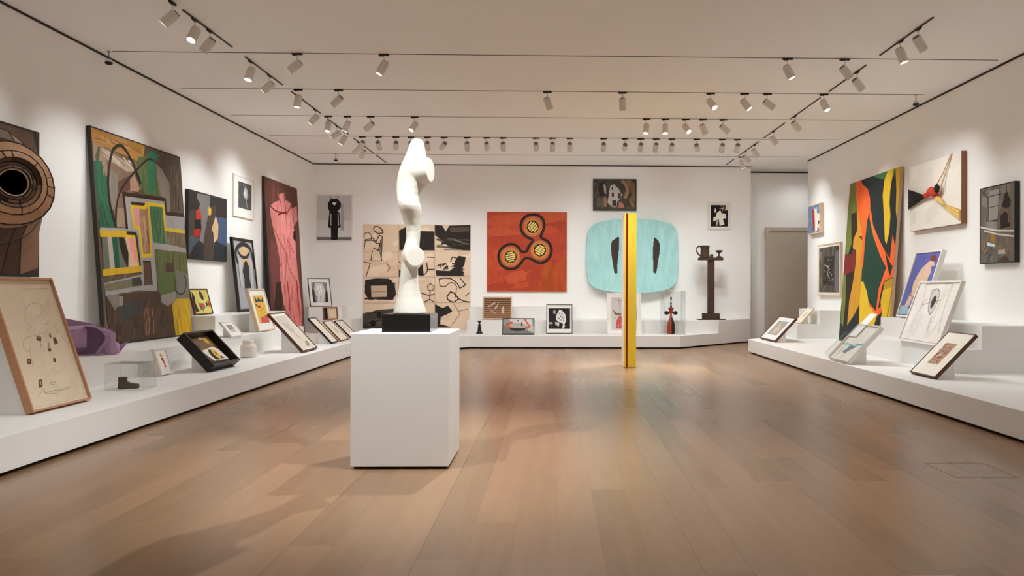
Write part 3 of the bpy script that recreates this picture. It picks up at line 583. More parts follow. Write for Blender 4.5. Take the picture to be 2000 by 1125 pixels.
ART['charcoal_grid'] = [
('F',(222,198,172)),
('Q',[(228,206,182),(216,190,164),(232,212,188)],(0.009,0.013,0.991,0.984),50,10,0.5,0.2,41),
('P',(46,40,36),[(0.666,0.997),(0.737,0.993),(0.77,0.937),(0.803,0.993),(1.0,0.998),(1.001,0.754),(0.847,0.758),(0.738,0.835),(0.694,0.88),(0.667,0.902)]),
('Q',[(70,64,58),(40,36,33),(110,98,86)],(0.683,0.757,0.99,0.869),26,-10,0.3,0.05,42),
('P',(90,80,70),[(0.803,0.971),(0.989,0.984),(0.989,0.939),(0.814,0.926)]),
('P',(46,40,36),[(0.334,0.943),(0.399,0.978),(0.401,0.754),(0.336,0.753)]),
('P',(46,40,36),[(0.519,0.94),(0.667,0.936),(0.668,0.754),(0.521,0.753)]),
('M',(46,40,36),0.017,[(0.012,0.873),(0.01,0.906),(0.042,0.923),(0.075,0.896),(0.075,0.862),(0.021,0.856),(0.011,0.761)],0),
('M',(46,40,36),0.025,[(0.096,0.952),(0.106,0.98),(0.139,0.98),(0.177,0.947),(0.185,0.919),(0.139,0.913),(0.118,0.93),(0.101,0.941)],0),
('M',(46,40,36),0.025,[(0.086,0.874),(0.119,0.835),(0.15,0.897),(0.178,0.886),(0.169,0.685)],0),
('M',(46,40,36),0.025,[(0.075,0.857),(0.13,0.818),(0.157,0.818),(0.141,0.751),(0.098,0.773)],0),
('M',(46,40,36),0.02,[(0.087,0.751),(0.072,0.651)],0),
('M',(46,40,36),0.02,[(0.016,0.845),(0.075,0.846)],0),
('M',(46,40,36),0.016,[(0.072,0.651),(0.174,0.651)],0),
('M',(46,40,36),0.02,[(0.007,0.639),(0.067,0.628),(0.03,0.506)],0),
('M',(46,40,36),0.02,[(0.162,0.852),(0.157,0.74),(0.174,0.651)],0),
('M',(120,104,90),0.02,[(0.218,0.63),(0.251,0.585),(0.229,0.552)],0),
('P',(46,40,36),[(0.02,0.467),(0.122,0.484),(0.241,0.48),(0.295,0.43),(0.307,0.331),(0.275,0.275),(0.146,0.28),(0.049,0.285),(0.016,0.34)]),
('Q',[(60,54,48),(46,40,36)],(0.016,0.277,0.302,0.467),40,-8,0.18,0.04,43),
('P',(196,172,148),[(0.074,0.412),(0.222,0.415),(0.221,0.306),(0.079,0.302)]),
('M',(140,122,104),0.02,[(0.086,0.351),(0.215,0.358)],0),
('P',(72,66,60),[(-0.001,0.13),(0.125,0.18),(0.286,0.192),(0.298,0.087),(0.18,-0.001),(0.0,-0.0)]),
('Q',[(40,36,33),(95,86,78),(60,54,50)],(0.001,0.005,0.288,0.163),40,15,0.25,0.05,44),
('P',(30,26,24),[(0.067,0.075),(0.104,0.086),(0.126,0.053),(0.105,0.02),(0.073,0.026)]),
('P',(30,26,24),[(0.125,0.153),(0.168,0.166),(0.174,0.098),(0.131,0.108)]),
('P',(46,40,36),[(0.674,0.561),(0.805,0.557),(0.848,0.59),(0.859,0.658),(0.891,0.703),(0.957,0.692),(0.946,0.614),(0.914,0.569),(0.946,0.541),(0.914,0.507),(0.685,0.509)]),
('Q',[(60,54,50),(46,40,36)],(0.684,0.507,0.946,0.634),22,30,0.12,0.03,45),
('M',(46,40,36),0.017,[(0.717,0.578),(0.728,0.623),(0.772,0.629),(0.794,0.579),(0.745,0.573)],0),
('M',(46,40,36),0.025,[(0.815,0.646),(0.831,0.691),(0.875,0.68),(0.87,0.63),(0.832,0.629)],0),
('M',(46,40,36),0.017,[(0.707,0.478),(0.718,0.411),(0.762,0.406),(0.816,0.445),(0.87,0.412),(0.86,0.301)],0),
('M',(46,40,36),0.025,[(0.81,0.49),(0.881,0.435),(0.903,0.39),(0.958,0.424),(0.903,0.49)],0),
('M',(46,40,36),0.03,[(0.784,0.311),(0.816,0.356),(0.849,0.345),(0.893,0.29),(0.849,0.256),(0.795,0.278),(0.784,0.311)],0),
('M',(46,40,36),0.025,[(0.893,0.29),(0.936,0.268),(0.996,0.257)],0),
('M',(46,40,36),0.02,[(0.952,0.313),(0.991,0.346)],0),
('M',(46,40,36),0.025,[(0.707,0.478),(0.761,0.489),(0.81,0.484)],0),
('P',(46,40,36),[(0.67,0.239),(0.741,0.2),(0.795,0.223),(0.833,0.168),(0.774,0.134),(0.725,0.112),(0.72,0.045),(0.828,0.015),(0.671,0.012)]),
('M',(160,140,120),0.02,[(0.849,0.234),(0.904,0.146),(0.828,0.035)],0),
('M',(160,140,120),0.02,[(0.882,0.168),(0.98,0.191)],0),
('M',(46,40,36),0.017,[(0.597,0.689),(0.668,0.684)],0),
('M',(46,40,36),0.025,[(0.592,0.633),(0.598,0.555),(0.56,0.516),(0.511,0.521)],0),
('P',(46,40,36),[(0.511,0.576),(0.554,0.621),(0.565,0.521),(0.511,0.515)]),
('M',(46,40,36),0.025,[(0.598,0.572),(0.668,0.569)],0),
('M',(46,40,36),0.016,[(0.599,0.41),(0.631,0.433),(0.664,0.411),(0.648,0.366),(0.61,0.371),(0.599,0.41)],0),
('M',(46,40,36),0.02,[(0.545,0.343),(0.61,0.321),(0.664,0.333)],0),
('M',(46,40,36),0.02,[(0.567,0.255),(0.621,0.283),(0.665,0.255)],0),
('M',(46,40,36),0.02,[(0.626,0.366),(0.621,0.277)],0),
('P',(46,40,36),[(0.332,0.575),(0.354,0.553),(0.349,0.497),(0.333,0.497)]),
('M',(46,40,36),0.02,[(0.337,0.642),(0.353,0.631)],0),
('M',(180,158,136),0.012,[(0.332,0.999),(0.333,-0.001)],0),
('M',(180,158,136),0.012,[(0.666,1.003),(0.671,0.001)],0),
('M',(190,168,146),0.012,[(0.001,0.741),(0.998,0.751)],0),
('M',(190,168,146),0.012,[(0.003,0.495),(0.999,0.502)],0),
('M',(190,168,146),0.012,[(0.006,0.246),(0.999,0.252)],0)]
ART['orange_rings'] = [
('F',(178,68,40)),
('Q',[(184,74,44),(172,64,38),(190,82,48),(166,62,38)],(0.004,0.007,0.997,0.993),40,5,1.2,0.3,51),
('P',(172,74,30),[(0.711,0.238),(1.002,0.442),(1.0,-0.004),(0.628,-0.003)]),
('Q',[(176,80,34),(165,70,30),(180,72,38)],(0.684,0.007,0.997,0.374),20,80,0.6,0.2,52),
('M',(42,26,22),0.066,[(0.57,0.967),(0.488,0.947),(0.433,0.878),(0.423,0.796),(0.453,0.728),(0.508,0.681),(0.562,0.66),(0.565,0.626),(0.521,0.565),(0.5,0.513),(0.459,0.5),(0.419,0.517),(0.385,0.565),(0.323,0.595),(0.262,0.589),(0.187,0.545),(0.146,0.47),(0.153,0.389),(0.194,0.321),(0.275,0.283),(0.357,0.294),(0.418,0.348),(0.466,0.409),(0.514,0.421),(0.568,0.402),(0.63,0.368),(0.691,0.361),(0.76,0.401),(0.801,0.469),(0.805,0.551),(0.767,0.626),(0.699,0.667),(0.675,0.69),(0.686,0.729),(0.713,0.797),(0.716,0.865),(0.686,0.927),(0.632,0.961)],1),
('P',(152,140,88),[(0.688,0.815),(0.686,0.796),(0.682,0.778),(0.675,0.76),(0.665,0.744),(0.654,0.73),(0.64,0.718),(0.624,0.708),(0.608,0.701),(0.59,0.696),(0.572,0.695),(0.554,0.696),(0.536,0.701),(0.52,0.708),(0.504,0.718),(0.491,0.73),(0.479,0.744),(0.47,0.76),(0.463,0.777),(0.458,0.795),(0.457,0.814),(0.459,0.833),(0.463,0.851),(0.47,0.869),(0.479,0.885),(0.491,0.899),(0.505,0.911),(0.52,0.921),(0.537,0.928),(0.555,0.933),(0.573,0.934),(0.591,0.933),(0.608,0.928),(0.625,0.921),(0.64,0.911),(0.654,0.899),(0.666,0.885),(0.675,0.869),(0.682,0.852),(0.686,0.833)]),
('P',(214,96,40),[(0.674,0.815),(0.673,0.798),(0.669,0.782),(0.663,0.766),(0.655,0.752),(0.644,0.74),(0.632,0.729),(0.618,0.72),(0.603,0.714),(0.588,0.71),(0.572,0.709),(0.556,0.71),(0.541,0.714),(0.526,0.72),(0.512,0.729),(0.5,0.74),(0.49,0.752),(0.481,0.766),(0.475,0.782),(0.472,0.798),(0.47,0.814),(0.472,0.831),(0.476,0.847),(0.482,0.862),(0.49,0.876),(0.501,0.889),(0.513,0.9),(0.526,0.909),(0.541,0.915),(0.557,0.919),(0.573,0.92),(0.589,0.919),(0.604,0.915),(0.619,0.909),(0.633,0.9),(0.645,0.889),(0.655,0.877),(0.663,0.863),(0.669,0.847),(0.673,0.831)]),
('P',(222,140,52),[(0.661,0.815),(0.66,0.8),(0.656,0.786),(0.651,0.773),(0.644,0.76),(0.635,0.749),(0.624,0.74),(0.612,0.733),(0.599,0.727),(0.586,0.724),(0.572,0.723),(0.558,0.724),(0.545,0.727),(0.532,0.732),(0.52,0.74),(0.51,0.749),(0.501,0.76),(0.493,0.773),(0.488,0.786),(0.485,0.8),(0.484,0.814),(0.485,0.829),(0.488,0.843),(0.494,0.856),(0.501,0.868),(0.51,0.879),(0.521,0.889),(0.532,0.896),(0.545,0.902),(0.559,0.905),(0.573,0.906),(0.586,0.905),(0.6,0.902),(0.613,0.896),(0.625,0.889),(0.635,0.879),(0.644,0.869),(0.651,0.856),(0.657,0.843),(0.66,0.829)]),
('P',(42,26,22),[(0.65,0.814),(0.649,0.802),(0.646,0.79),(0.641,0.778),(0.635,0.767),(0.627,0.757),(0.618,0.749),(0.607,0.742),(0.596,0.738),(0.584,0.735),(0.572,0.734),(0.56,0.735),(0.548,0.738),(0.537,0.742),(0.526,0.749),(0.517,0.757),(0.509,0.767),(0.503,0.778),(0.498,0.789),(0.496,0.802),(0.495,0.814),(0.496,0.827),(0.498,0.839),(0.503,0.851),(0.51,0.862),(0.518,0.871),(0.527,0.88),(0.537,0.886),(0.549,0.891),(0.56,0.894),(0.573,0.895),(0.585,0.894),(0.597,0.891),(0.608,0.886),(0.618,0.88),(0.628,0.872),(0.635,0.862),(0.642,0.851),(0.646,0.839),(0.649,0.827)]),
('P',(228,205,120),[(0.505,0.83),(0.55,0.88),(0.559,0.877),(0.563,0.868),(0.518,0.818),(0.509,0.821)]),
('P',(228,205,120),[(0.511,0.798),(0.582,0.877),(0.592,0.874),(0.596,0.865),(0.524,0.786),(0.514,0.789)]),
('P',(228,205,120),[(0.526,0.777),(0.605,0.864),(0.615,0.861),(0.618,0.852),(0.539,0.765),(0.53,0.768)]),
('P',(228,205,120),[(0.549,0.763),(0.621,0.843),(0.63,0.84),(0.634,0.831),(0.562,0.751),(0.553,0.754)]),
('P',(228,205,120),[(0.582,0.761),(0.627,0.81),(0.636,0.807),(0.64,0.798),(0.595,0.749),(0.586,0.752)]),
('P',(152,140,88),[(0.778,0.521),(0.777,0.503),(0.772,0.484),(0.765,0.467),(0.756,0.451),(0.744,0.437),(0.73,0.425),(0.715,0.415),(0.698,0.408),(0.681,0.403),(0.663,0.402),(0.645,0.403),(0.627,0.408),(0.61,0.415),(0.595,0.425),(0.581,0.437),(0.57,0.451),(0.56,0.467),(0.553,0.485),(0.549,0.503),(0.548,0.521),(0.549,0.54),(0.554,0.558),(0.561,0.576),(0.57,0.592),(0.582,0.606),(0.596,0.618),(0.611,0.628),(0.628,0.635),(0.645,0.639),(0.663,0.641),(0.681,0.639),(0.699,0.635),(0.716,0.628),(0.731,0.618),(0.745,0.606),(0.757,0.592),(0.766,0.576),(0.773,0.558),(0.777,0.54)]),
('P',(214,96,40),[(0.765,0.521),(0.764,0.505),(0.76,0.489),(0.754,0.473),(0.745,0.459),(0.735,0.447),(0.723,0.436),(0.709,0.427),(0.694,0.421),(0.679,0.417),(0.663,0.416),(0.647,0.417),(0.631,0.421),(0.616,0.427),(0.603,0.436),(0.591,0.447),(0.58,0.459),(0.572,0.473),(0.566,0.489),(0.562,0.505),(0.561,0.521),(0.562,0.538),(0.566,0.554),(0.572,0.569),(0.581,0.583),(0.591,0.596),(0.603,0.607),(0.617,0.615),(0.632,0.622),(0.647,0.626),(0.663,0.627),(0.679,0.626),(0.695,0.622),(0.71,0.615),(0.723,0.607),(0.735,0.596),(0.746,0.583),(0.754,0.569),(0.76,0.554),(0.764,0.538)]),
('P',(222,140,52),[(0.751,0.521),(0.75,0.507),(0.747,0.493),(0.742,0.48),(0.734,0.467),(0.725,0.456),(0.715,0.447),(0.703,0.44),(0.69,0.434),(0.676,0.431),(0.663,0.43),(0.649,0.431),(0.635,0.434),(0.623,0.44),(0.611,0.447),(0.6,0.457),(0.591,0.468),(0.584,0.48),(0.579,0.493),(0.576,0.507),(0.575,0.521),(0.576,0.536),(0.579,0.55),(0.584,0.563),(0.592,0.575),(0.601,0.586),(0.611,0.596),(0.623,0.603),(0.636,0.609),(0.649,0.612),(0.663,0.613),(0.677,0.612),(0.691,0.609),(0.703,0.603),(0.715,0.596),(0.726,0.586),(0.735,0.575),(0.742,0.563),(0.747,0.55),(0.75,0.536)]),
('P',(42,26,22),[(0.741,0.521),(0.74,0.509),(0.737,0.496),(0.732,0.485),(0.726,0.474),(0.718,0.464),(0.708,0.456),(0.698,0.45),(0.687,0.445),(0.675,0.442),(0.663,0.441),(0.651,0.442),(0.639,0.445),(0.627,0.45),(0.617,0.456),(0.608,0.464),(0.6,0.474),(0.594,0.485),(0.589,0.496),(0.586,0.509),(0.585,0.521),(0.586,0.534),(0.589,0.546),(0.594,0.558),(0.6,0.569),(0.608,0.578),(0.618,0.587),(0.628,0.593),(0.639,0.598),(0.651,0.601),(0.663,0.602),(0.675,0.601),(0.687,0.598),(0.699,0.593),(0.709,0.587),(0.718,0.578),(0.726,0.569),(0.732,0.558),(0.737,0.546),(0.74,0.534)]),
('P',(228,205,120),[(0.665,0.59),(0.722,0.557),(0.721,0.548),(0.713,0.542),(0.656,0.575),(0.657,0.585)]),
('P',(228,205,120),[(0.634,0.578),(0.727,0.525),(0.726,0.515),(0.718,0.509),(0.625,0.563),(0.626,0.572)]),
('P',(228,205,120),[(0.617,0.558),(0.718,0.5),(0.717,0.49),(0.709,0.484),(0.608,0.543),(0.609,0.553)]),
('P',(228,205,120),[(0.608,0.533),(0.701,0.48),(0.7,0.47),(0.692,0.465),(0.599,0.518),(0.6,0.528)]),
('P',(228,205,120),[(0.613,0.501),(0.67,0.468),(0.669,0.458),(0.661,0.452),(0.604,0.485),(0.605,0.495)]),
('P',(152,140,88),[(0.411,0.436),(0.409,0.417),(0.405,0.399),(0.398,0.382),(0.389,0.366),(0.377,0.352),(0.363,0.34),(0.348,0.33),(0.331,0.323),(0.314,0.318),(0.296,0.317),(0.278,0.319),(0.26,0.323),(0.244,0.33),(0.228,0.34),(0.215,0.352),(0.203,0.366),(0.194,0.382),(0.187,0.399),(0.183,0.418),(0.181,0.436),(0.183,0.455),(0.187,0.473),(0.194,0.49),(0.203,0.506),(0.215,0.52),(0.229,0.532),(0.244,0.542),(0.261,0.549),(0.278,0.554),(0.296,0.555),(0.314,0.554),(0.332,0.549),(0.348,0.542),(0.363,0.532),(0.377,0.52),(0.389,0.506),(0.398,0.49),(0.405,0.473),(0.409,0.455)]),
('P',(214,96,40),[(0.397,0.436),(0.396,0.419),(0.392,0.403),(0.386,0.388),(0.378,0.374),(0.367,0.362),(0.355,0.351),(0.342,0.342),(0.327,0.336),(0.312,0.332),(0.296,0.331),(0.28,0.332),(0.264,0.336),(0.25,0.342),(0.236,0.351),(0.224,0.362),(0.214,0.374),(0.206,0.388),(0.2,0.404),(0.196,0.42),(0.195,0.436),(0.196,0.453),(0.2,0.469),(0.206,0.484),(0.214,0.498),(0.224,0.51),(0.236,0.521),(0.25,0.53),(0.265,0.536),(0.28,0.54),(0.296,0.541),(0.312,0.54),(0.327,0.536),(0.342,0.53),(0.356,0.521),(0.368,0.51),(0.378,0.498),(0.386,0.484),(0.392,0.468),(0.396,0.452)]),
('P',(222,140,52),[(0.384,0.436),(0.383,0.422),(0.38,0.408),(0.374,0.394),(0.367,0.382),(0.358,0.371),(0.347,0.362),(0.336,0.355),(0.323,0.349),(0.309,0.346),(0.296,0.345),(0.282,0.346),(0.269,0.349),(0.256,0.355),(0.244,0.362),(0.234,0.372),(0.225,0.382),(0.218,0.395),(0.212,0.408),(0.209,0.422),(0.208,0.436),(0.209,0.45),(0.212,0.464),(0.218,0.478),(0.225,0.49),(0.234,0.501),(0.244,0.51),(0.256,0.517),(0.269,0.523),(0.282,0.526),(0.296,0.527),(0.31,0.526),(0.323,0.523),(0.336,0.517),(0.348,0.51),(0.358,0.501),(0.367,0.49),(0.374,0.477),(0.38,0.464),(0.383,0.45)]),
('P',(42,26,22),[(0.373,0.436),(0.372,0.423),(0.369,0.411),(0.365,0.399),(0.358,0.389),(0.35,0.379),(0.341,0.371),(0.331,0.364),(0.32,0.36),(0.308,0.357),(0.296,0.356),(0.284,0.357),(0.272,0.36),(0.261,0.365),(0.25,0.371),(0.241,0.379),(0.233,0.389),(0.227,0.4),(0.222,0.411),(0.22,0.424),(0.219,0.436),(0.22,0.449),(0.222,0.461),(0.227,0.472),(0.233,0.483),(0.241,0.493),(0.251,0.501),(0.261,0.508),(0.272,0.512),(0.284,0.515),(0.296,0.516),(0.308,0.515),(0.32,0.512),(0.331,0.508),(0.341,0.501),(0.351,0.493),(0.359,0.483),(0.365,0.472),(0.369,0.461),(0.372,0.448)]),
('P',(228,205,120),[(0.251,0.488),(0.316,0.502),(0.322,0.494),(0.319,0.485),(0.255,0.471),(0.249,0.479)]),
('P',(228,205,120),[(0.237,0.459),(0.341,0.481),(0.347,0.473),(0.344,0.464),(0.24,0.442),(0.235,0.449)]),
('P',(228,205,120),[(0.237,0.433),(0.351,0.457),(0.357,0.449),(0.355,0.439),(0.241,0.415),(0.235,0.423)]),
('P',(228,205,120),[(0.247,0.408),(0.351,0.43),(0.357,0.423),(0.355,0.413),(0.251,0.391),(0.245,0.399)]),
('P',(228,205,120),[(0.272,0.387),(0.337,0.401),(0.343,0.393),(0.341,0.384),(0.276,0.37),(0.27,0.378)])]
ART['white_house'] = [
('F',(62,54,48)),
('Q',[(75,68,60),(48,42,38),(95,80,66),(60,58,50),(85,70,58)],(0.008,0.007,0.987,0.989),60,70,0.25,0.06,61),
('P',(40,36,34),[(0.112,0.9),(0.268,0.936),(0.295,0.508),(0.166,0.438),(0.087,0.651)]),
('P',(165,158,150),[(0.216,0.9),(0.281,0.793),(0.29,0.508),(0.243,0.58)]),
('P',(185,178,172),[(0.385,0.793),(0.476,0.864),(0.581,0.721),(0.673,0.507),(0.634,0.365),(0.556,0.258),(0.544,0.063),(0.44,0.082),(0.322,0.224),(0.36,0.544)]),
('P',(58,52,48),[(0.419,0.764),(0.456,0.775),(0.456,0.668),(0.425,0.657)]),
('P',(58,52,48),[(0.425,0.572),(0.477,0.572),(0.478,0.419),(0.426,0.419)]),
('P',(58,52,48),[(0.576,0.543),(0.647,0.561),(0.647,0.393),(0.582,0.372)]),
('P',(58,52,48),[(0.439,0.312),(0.535,0.312),(0.536,0.081),(0.439,0.117)]),
('M',(152,118,92),0.09,[(0.685,0.971),(0.777,0.828),(0.803,0.614),(0.759,0.4)],0),
('M',(120,92,60),0.14,[(0.816,0.953),(0.921,0.792),(0.974,0.506),(0.921,0.328)],0),
('P',(150,108,82),[(0.231,0.438),(0.309,0.402),(0.297,0.065),(0.232,0.101)]),
('P',(170,110,95),[(0.608,0.276),(0.713,0.187),(0.739,0.037),(0.583,0.063)]),
('P',(140,110,70),[(0.83,0.364),(0.974,0.185),(0.974,0.043),(0.895,0.15)]),
('P',(90,84,76),[(0.062,0.438),(0.231,0.367),(0.219,0.048),(0.025,0.085)])]
ART['cross_print'] = [
('F',(28,26,26)),
('P',(232,224,214),[(0.3,0.6),(0.55,0.76),(0.62,0.62),(0.86,0.6),(0.9,0.4),(0.7,0.36),(0.8,0.1),(0.52,0.04),(0.46,0.34),(0.14,0.24),(0.16,0.44),(0.32,0.46)]),
('P',(232,224,214),[(0.2,0.66),(0.24,0.84),(0.3,0.82),(0.3,0.66)]),
('P',(225,205,185),[(0.84,0.74),(0.86,1),(1,1),(1,0.78)]),
('S',(232,224,214),0.012,[(0.55,1),(0.7,0.86),(0.68,0.7)],0),
('S',(232,224,214),0.012,[(0.72,1),(0.76,0.74)],0),
('S',(232,224,214),0.012,[(0.5,0.84),(0.8,0.82)],0),
('P',(232,224,214),[(0.34,0.04),(0.38,0.04),(0.4,0.3),(0.34,0.28)])]
ART['stripe_birds'] = [
('F',(156,116,86)),
('S',(52,40,36),0.03,[(0.03,0.05),(0.97,0.05)],0),
('S',(52,40,36),0.03,[(0.03,0.14800000000000002),(0.97,0.14800000000000002)],0),
('S',(52,40,36),0.03,[(0.03,0.246),(0.97,0.246)],0),
('S',(52,40,36),0.03,[(0.03,0.34400000000000003),(0.97,0.34400000000000003)],0),
('S',(52,40,36),0.03,[(0.03,0.442),(0.97,0.442)],0),
('S',(52,40,36),0.03,[(0.03,0.54),(0.97,0.54)],0),
('S',(52,40,36),0.03,[(0.03,0.6380000000000001),(0.97,0.6380000000000001)],0),
('S',(52,40,36),0.03,[(0.03,0.7360000000000001),(0.97,0.7360000000000001)],0),
('S',(52,40,36),0.03,[(0.03,0.8340000000000001),(0.97,0.8340000000000001)],0),
('S',(52,40,36),0.03,[(0.03,0.932),(0.97,0.932)],0),
('R',[(190,160,140),(205,180,160),(150,110,88)],(0.25,0.2,0.8,0.8),8,40,0.08,0.02,4),
('P',(198,166,142),[(0.12,0.6),(0.3,0.72),(0.45,0.8),(0.4,0.7),(0.28,0.62),(0.18,0.54)]),
('P',(206,184,164),[(0.36,0.46),(0.5,0.66),(0.56,0.84),(0.52,0.6),(0.44,0.46)]),
('P',(172,128,104),[(0.2,0.46),(0.36,0.4),(0.44,0.2),(0.34,0.24),(0.22,0.36)]),
('P',(206,176,150),[(0.66,0.5),(0.74,0.62),(0.76,0.4),(0.72,0.22),(0.66,0.26)]),
('P',(160,80,80),[(0.14,0.62),(0.28,0.78),(0.36,0.78),(0.24,0.64)])]
ART['orange_car'] = [
('F',(150,146,142)),
('P',(205,202,198),[(0.2,1),(0.95,1),(0.95,0.5),(0.3,0.62)]),
('P',(118,114,110),[(0,0),(1,0),(0.7,0.3),(0.2,0.4),(0,0.6)]),
('P',(186,182,178),[(1,0.1),(1,0.55),(0.85,0.4),(0.8,0.2)]),
('S',(214,84,44),0.12,[(0.3,0.76),(0.16,0.66),(0.14,0.54),(0.26,0.42),(0.36,0.38)],0),
('S',(214,84,44),0.1,[(0.7,0.98),(0.8,0.68),(0.86,0.55),(0.84,0.44),(0.74,0.4)],0),
('P',(170,166,160),[(0.2,0.62),(0.4,0.74),(0.62,0.72),(0.78,0.6),(0.74,0.42),(0.4,0.36),(0.24,0.44)]),
('P',(52,46,44),[(0.22,0.34),(0.4,0.38),(0.74,0.36),(0.7,0.22),(0.45,0.16),(0.25,0.22)]),
('P',(44,42,42),[(0.58,0.55),(0.61,0.9),(0.64,0.55),(0.63,0.5)]),
('P',(60,56,54),[(0.46,0.92),(0.52,0.92),(0.52,0.82),(0.46,0.84)]),
('P',(44,40,40),[(0.08,0.66),(0.12,0.68),(0.1,0.6)])]
ART['moon_photo'] = [
('F',(34,31,31)),
('R',[(60,56,56),(24,22,22),(44,42,42)],(0,0,1,1),30,60,0.1,0.05,3),
('P',(215,213,210),[(0.34,0.62),(0.5,0.94),(0.62,0.9),(0.78,0.7),(0.82,0.4),(0.72,0.18),(0.6,0.3),(0.46,0.34),(0.36,0.44)]),
('P',(190,188,186),[(0.3,0.34),(0.5,0.3),(0.48,0.12),(0.32,0.2)]),
('P',(215,213,210),[(0.66,0),(0.76,0.12),(0.7,0.3),(0.64,0.1)]),
('E',(150,148,146),(0.1,0.28),0.1,0.06,0),
('E',(140,138,136),(0.28,0.82),0.08,0.1,0),
('E',(96,93,92),(0.5,0.76),0.03,0.035,0),
('E',(96,93,92),(0.62,0.72),0.03,0.035,0),
('E',(96,93,92),(0.56,0.6),0.03,0.035,0),
('E',(96,93,92),(0.66,0.55),0.03,0.035,0),
('E',(96,93,92),(0.48,0.5),0.03,0.035,0),
('E',(96,93,92),(0.7,0.42),0.03,0.035,0),
('E',(96,93,92),(0.58,0.42),0.03,0.035,0),
('R',[(150,148,146),(235,233,230)],(0.4,0.2,0.78,0.85),14,60,0.05,0.02,6)]
ART['bird_collage'] = [
('F',(196,192,188)),
('S',(110,92,76),0.02,[(0.15,0.92),(0.4,0.9),(0.5,0.6),(0.4,0.3)],0),
('S',(80,74,70),0.014,[(0.3,0.95),(0.35,0.6)],0),
('P',(120,98,78),[(0.05,0.62),(0.2,0.52),(0.4,0.5),(0.34,0.42),(0.14,0.46)]),
('P',(190,84,84),[(0.16,0.05),(0.5,0.02),(0.6,0.2),(0.5,0.4),(0.3,0.42),(0.2,0.28)]),
('R',[(205,96,92),(170,70,72),(215,190,176),(150,120,96)],(0.15,0.03,0.7,0.45),26,50,0.08,0.03,5),
('E',(110,170,180),(0.52,0.84),0.03,0.02,0),
('P',(160,150,142),[(0.86,0.3),(1,0.3),(1,0.7),(0.9,0.7)]),
('S',(90,80,74),0.012,[(0.5,0.95),(0.52,0.5)],0)]
ART['blue_red_white'] = [
('F',(112,132,168)),
('R',[(128,146,178),(96,118,158),(140,158,186)],(0,0,1,1),18,70,0.2,0.08,3),
('P',(178,58,48),[(0.28,0.84),(0.5,0.9),(0.58,0.5),(0.55,0.05),(0.42,0.1),(0.36,0.5)]),
('P',(232,226,216),[(0.5,0.92),(0.62,0.86),(0.72,0.94),(0.78,0.7),(0.98,0.66),(0.95,0.1),(0.6,0.02),(0.56,0.5)]),
('P',(60,54,66),[(0.84,0.4),(0.98,0.42),(0.98,0.3),(0.88,0.26)]),
('P',(178,58,48),[(0.8,0.02),(0.92,0.05),(0.9,0.2),(0.8,0.16)])]
ART['dark_print'] = [
('F',(92,82,72)),
('R',[(70,62,56),(110,100,88),(60,54,50),(130,120,106)],(0,0,1,1),50,85,0.3,0.06,3),
('P',(60,54,48),[(0.2,0.15),(0.75,0.15),(0.78,0.78),(0.24,0.8)]),
('R',[(30,27,26),(180,172,160),(50,46,44),(150,140,128)],(0.26,0.18,0.74,0.74),50,30,0.08,0.025,5),
('P',(112,112,120),[(0.8,0.02),(0.98,0.02),(0.98,0.9),(0.82,0.88)]),
('S',(190,182,170),0.02,[(0.35,0.6),(0.5,0.55),(0.45,0.4),(0.55,0.3)],0),
('S',(36,32,30),0.03,[(0.6,0.65),(0.5,0.45),(0.62,0.25)],0)]
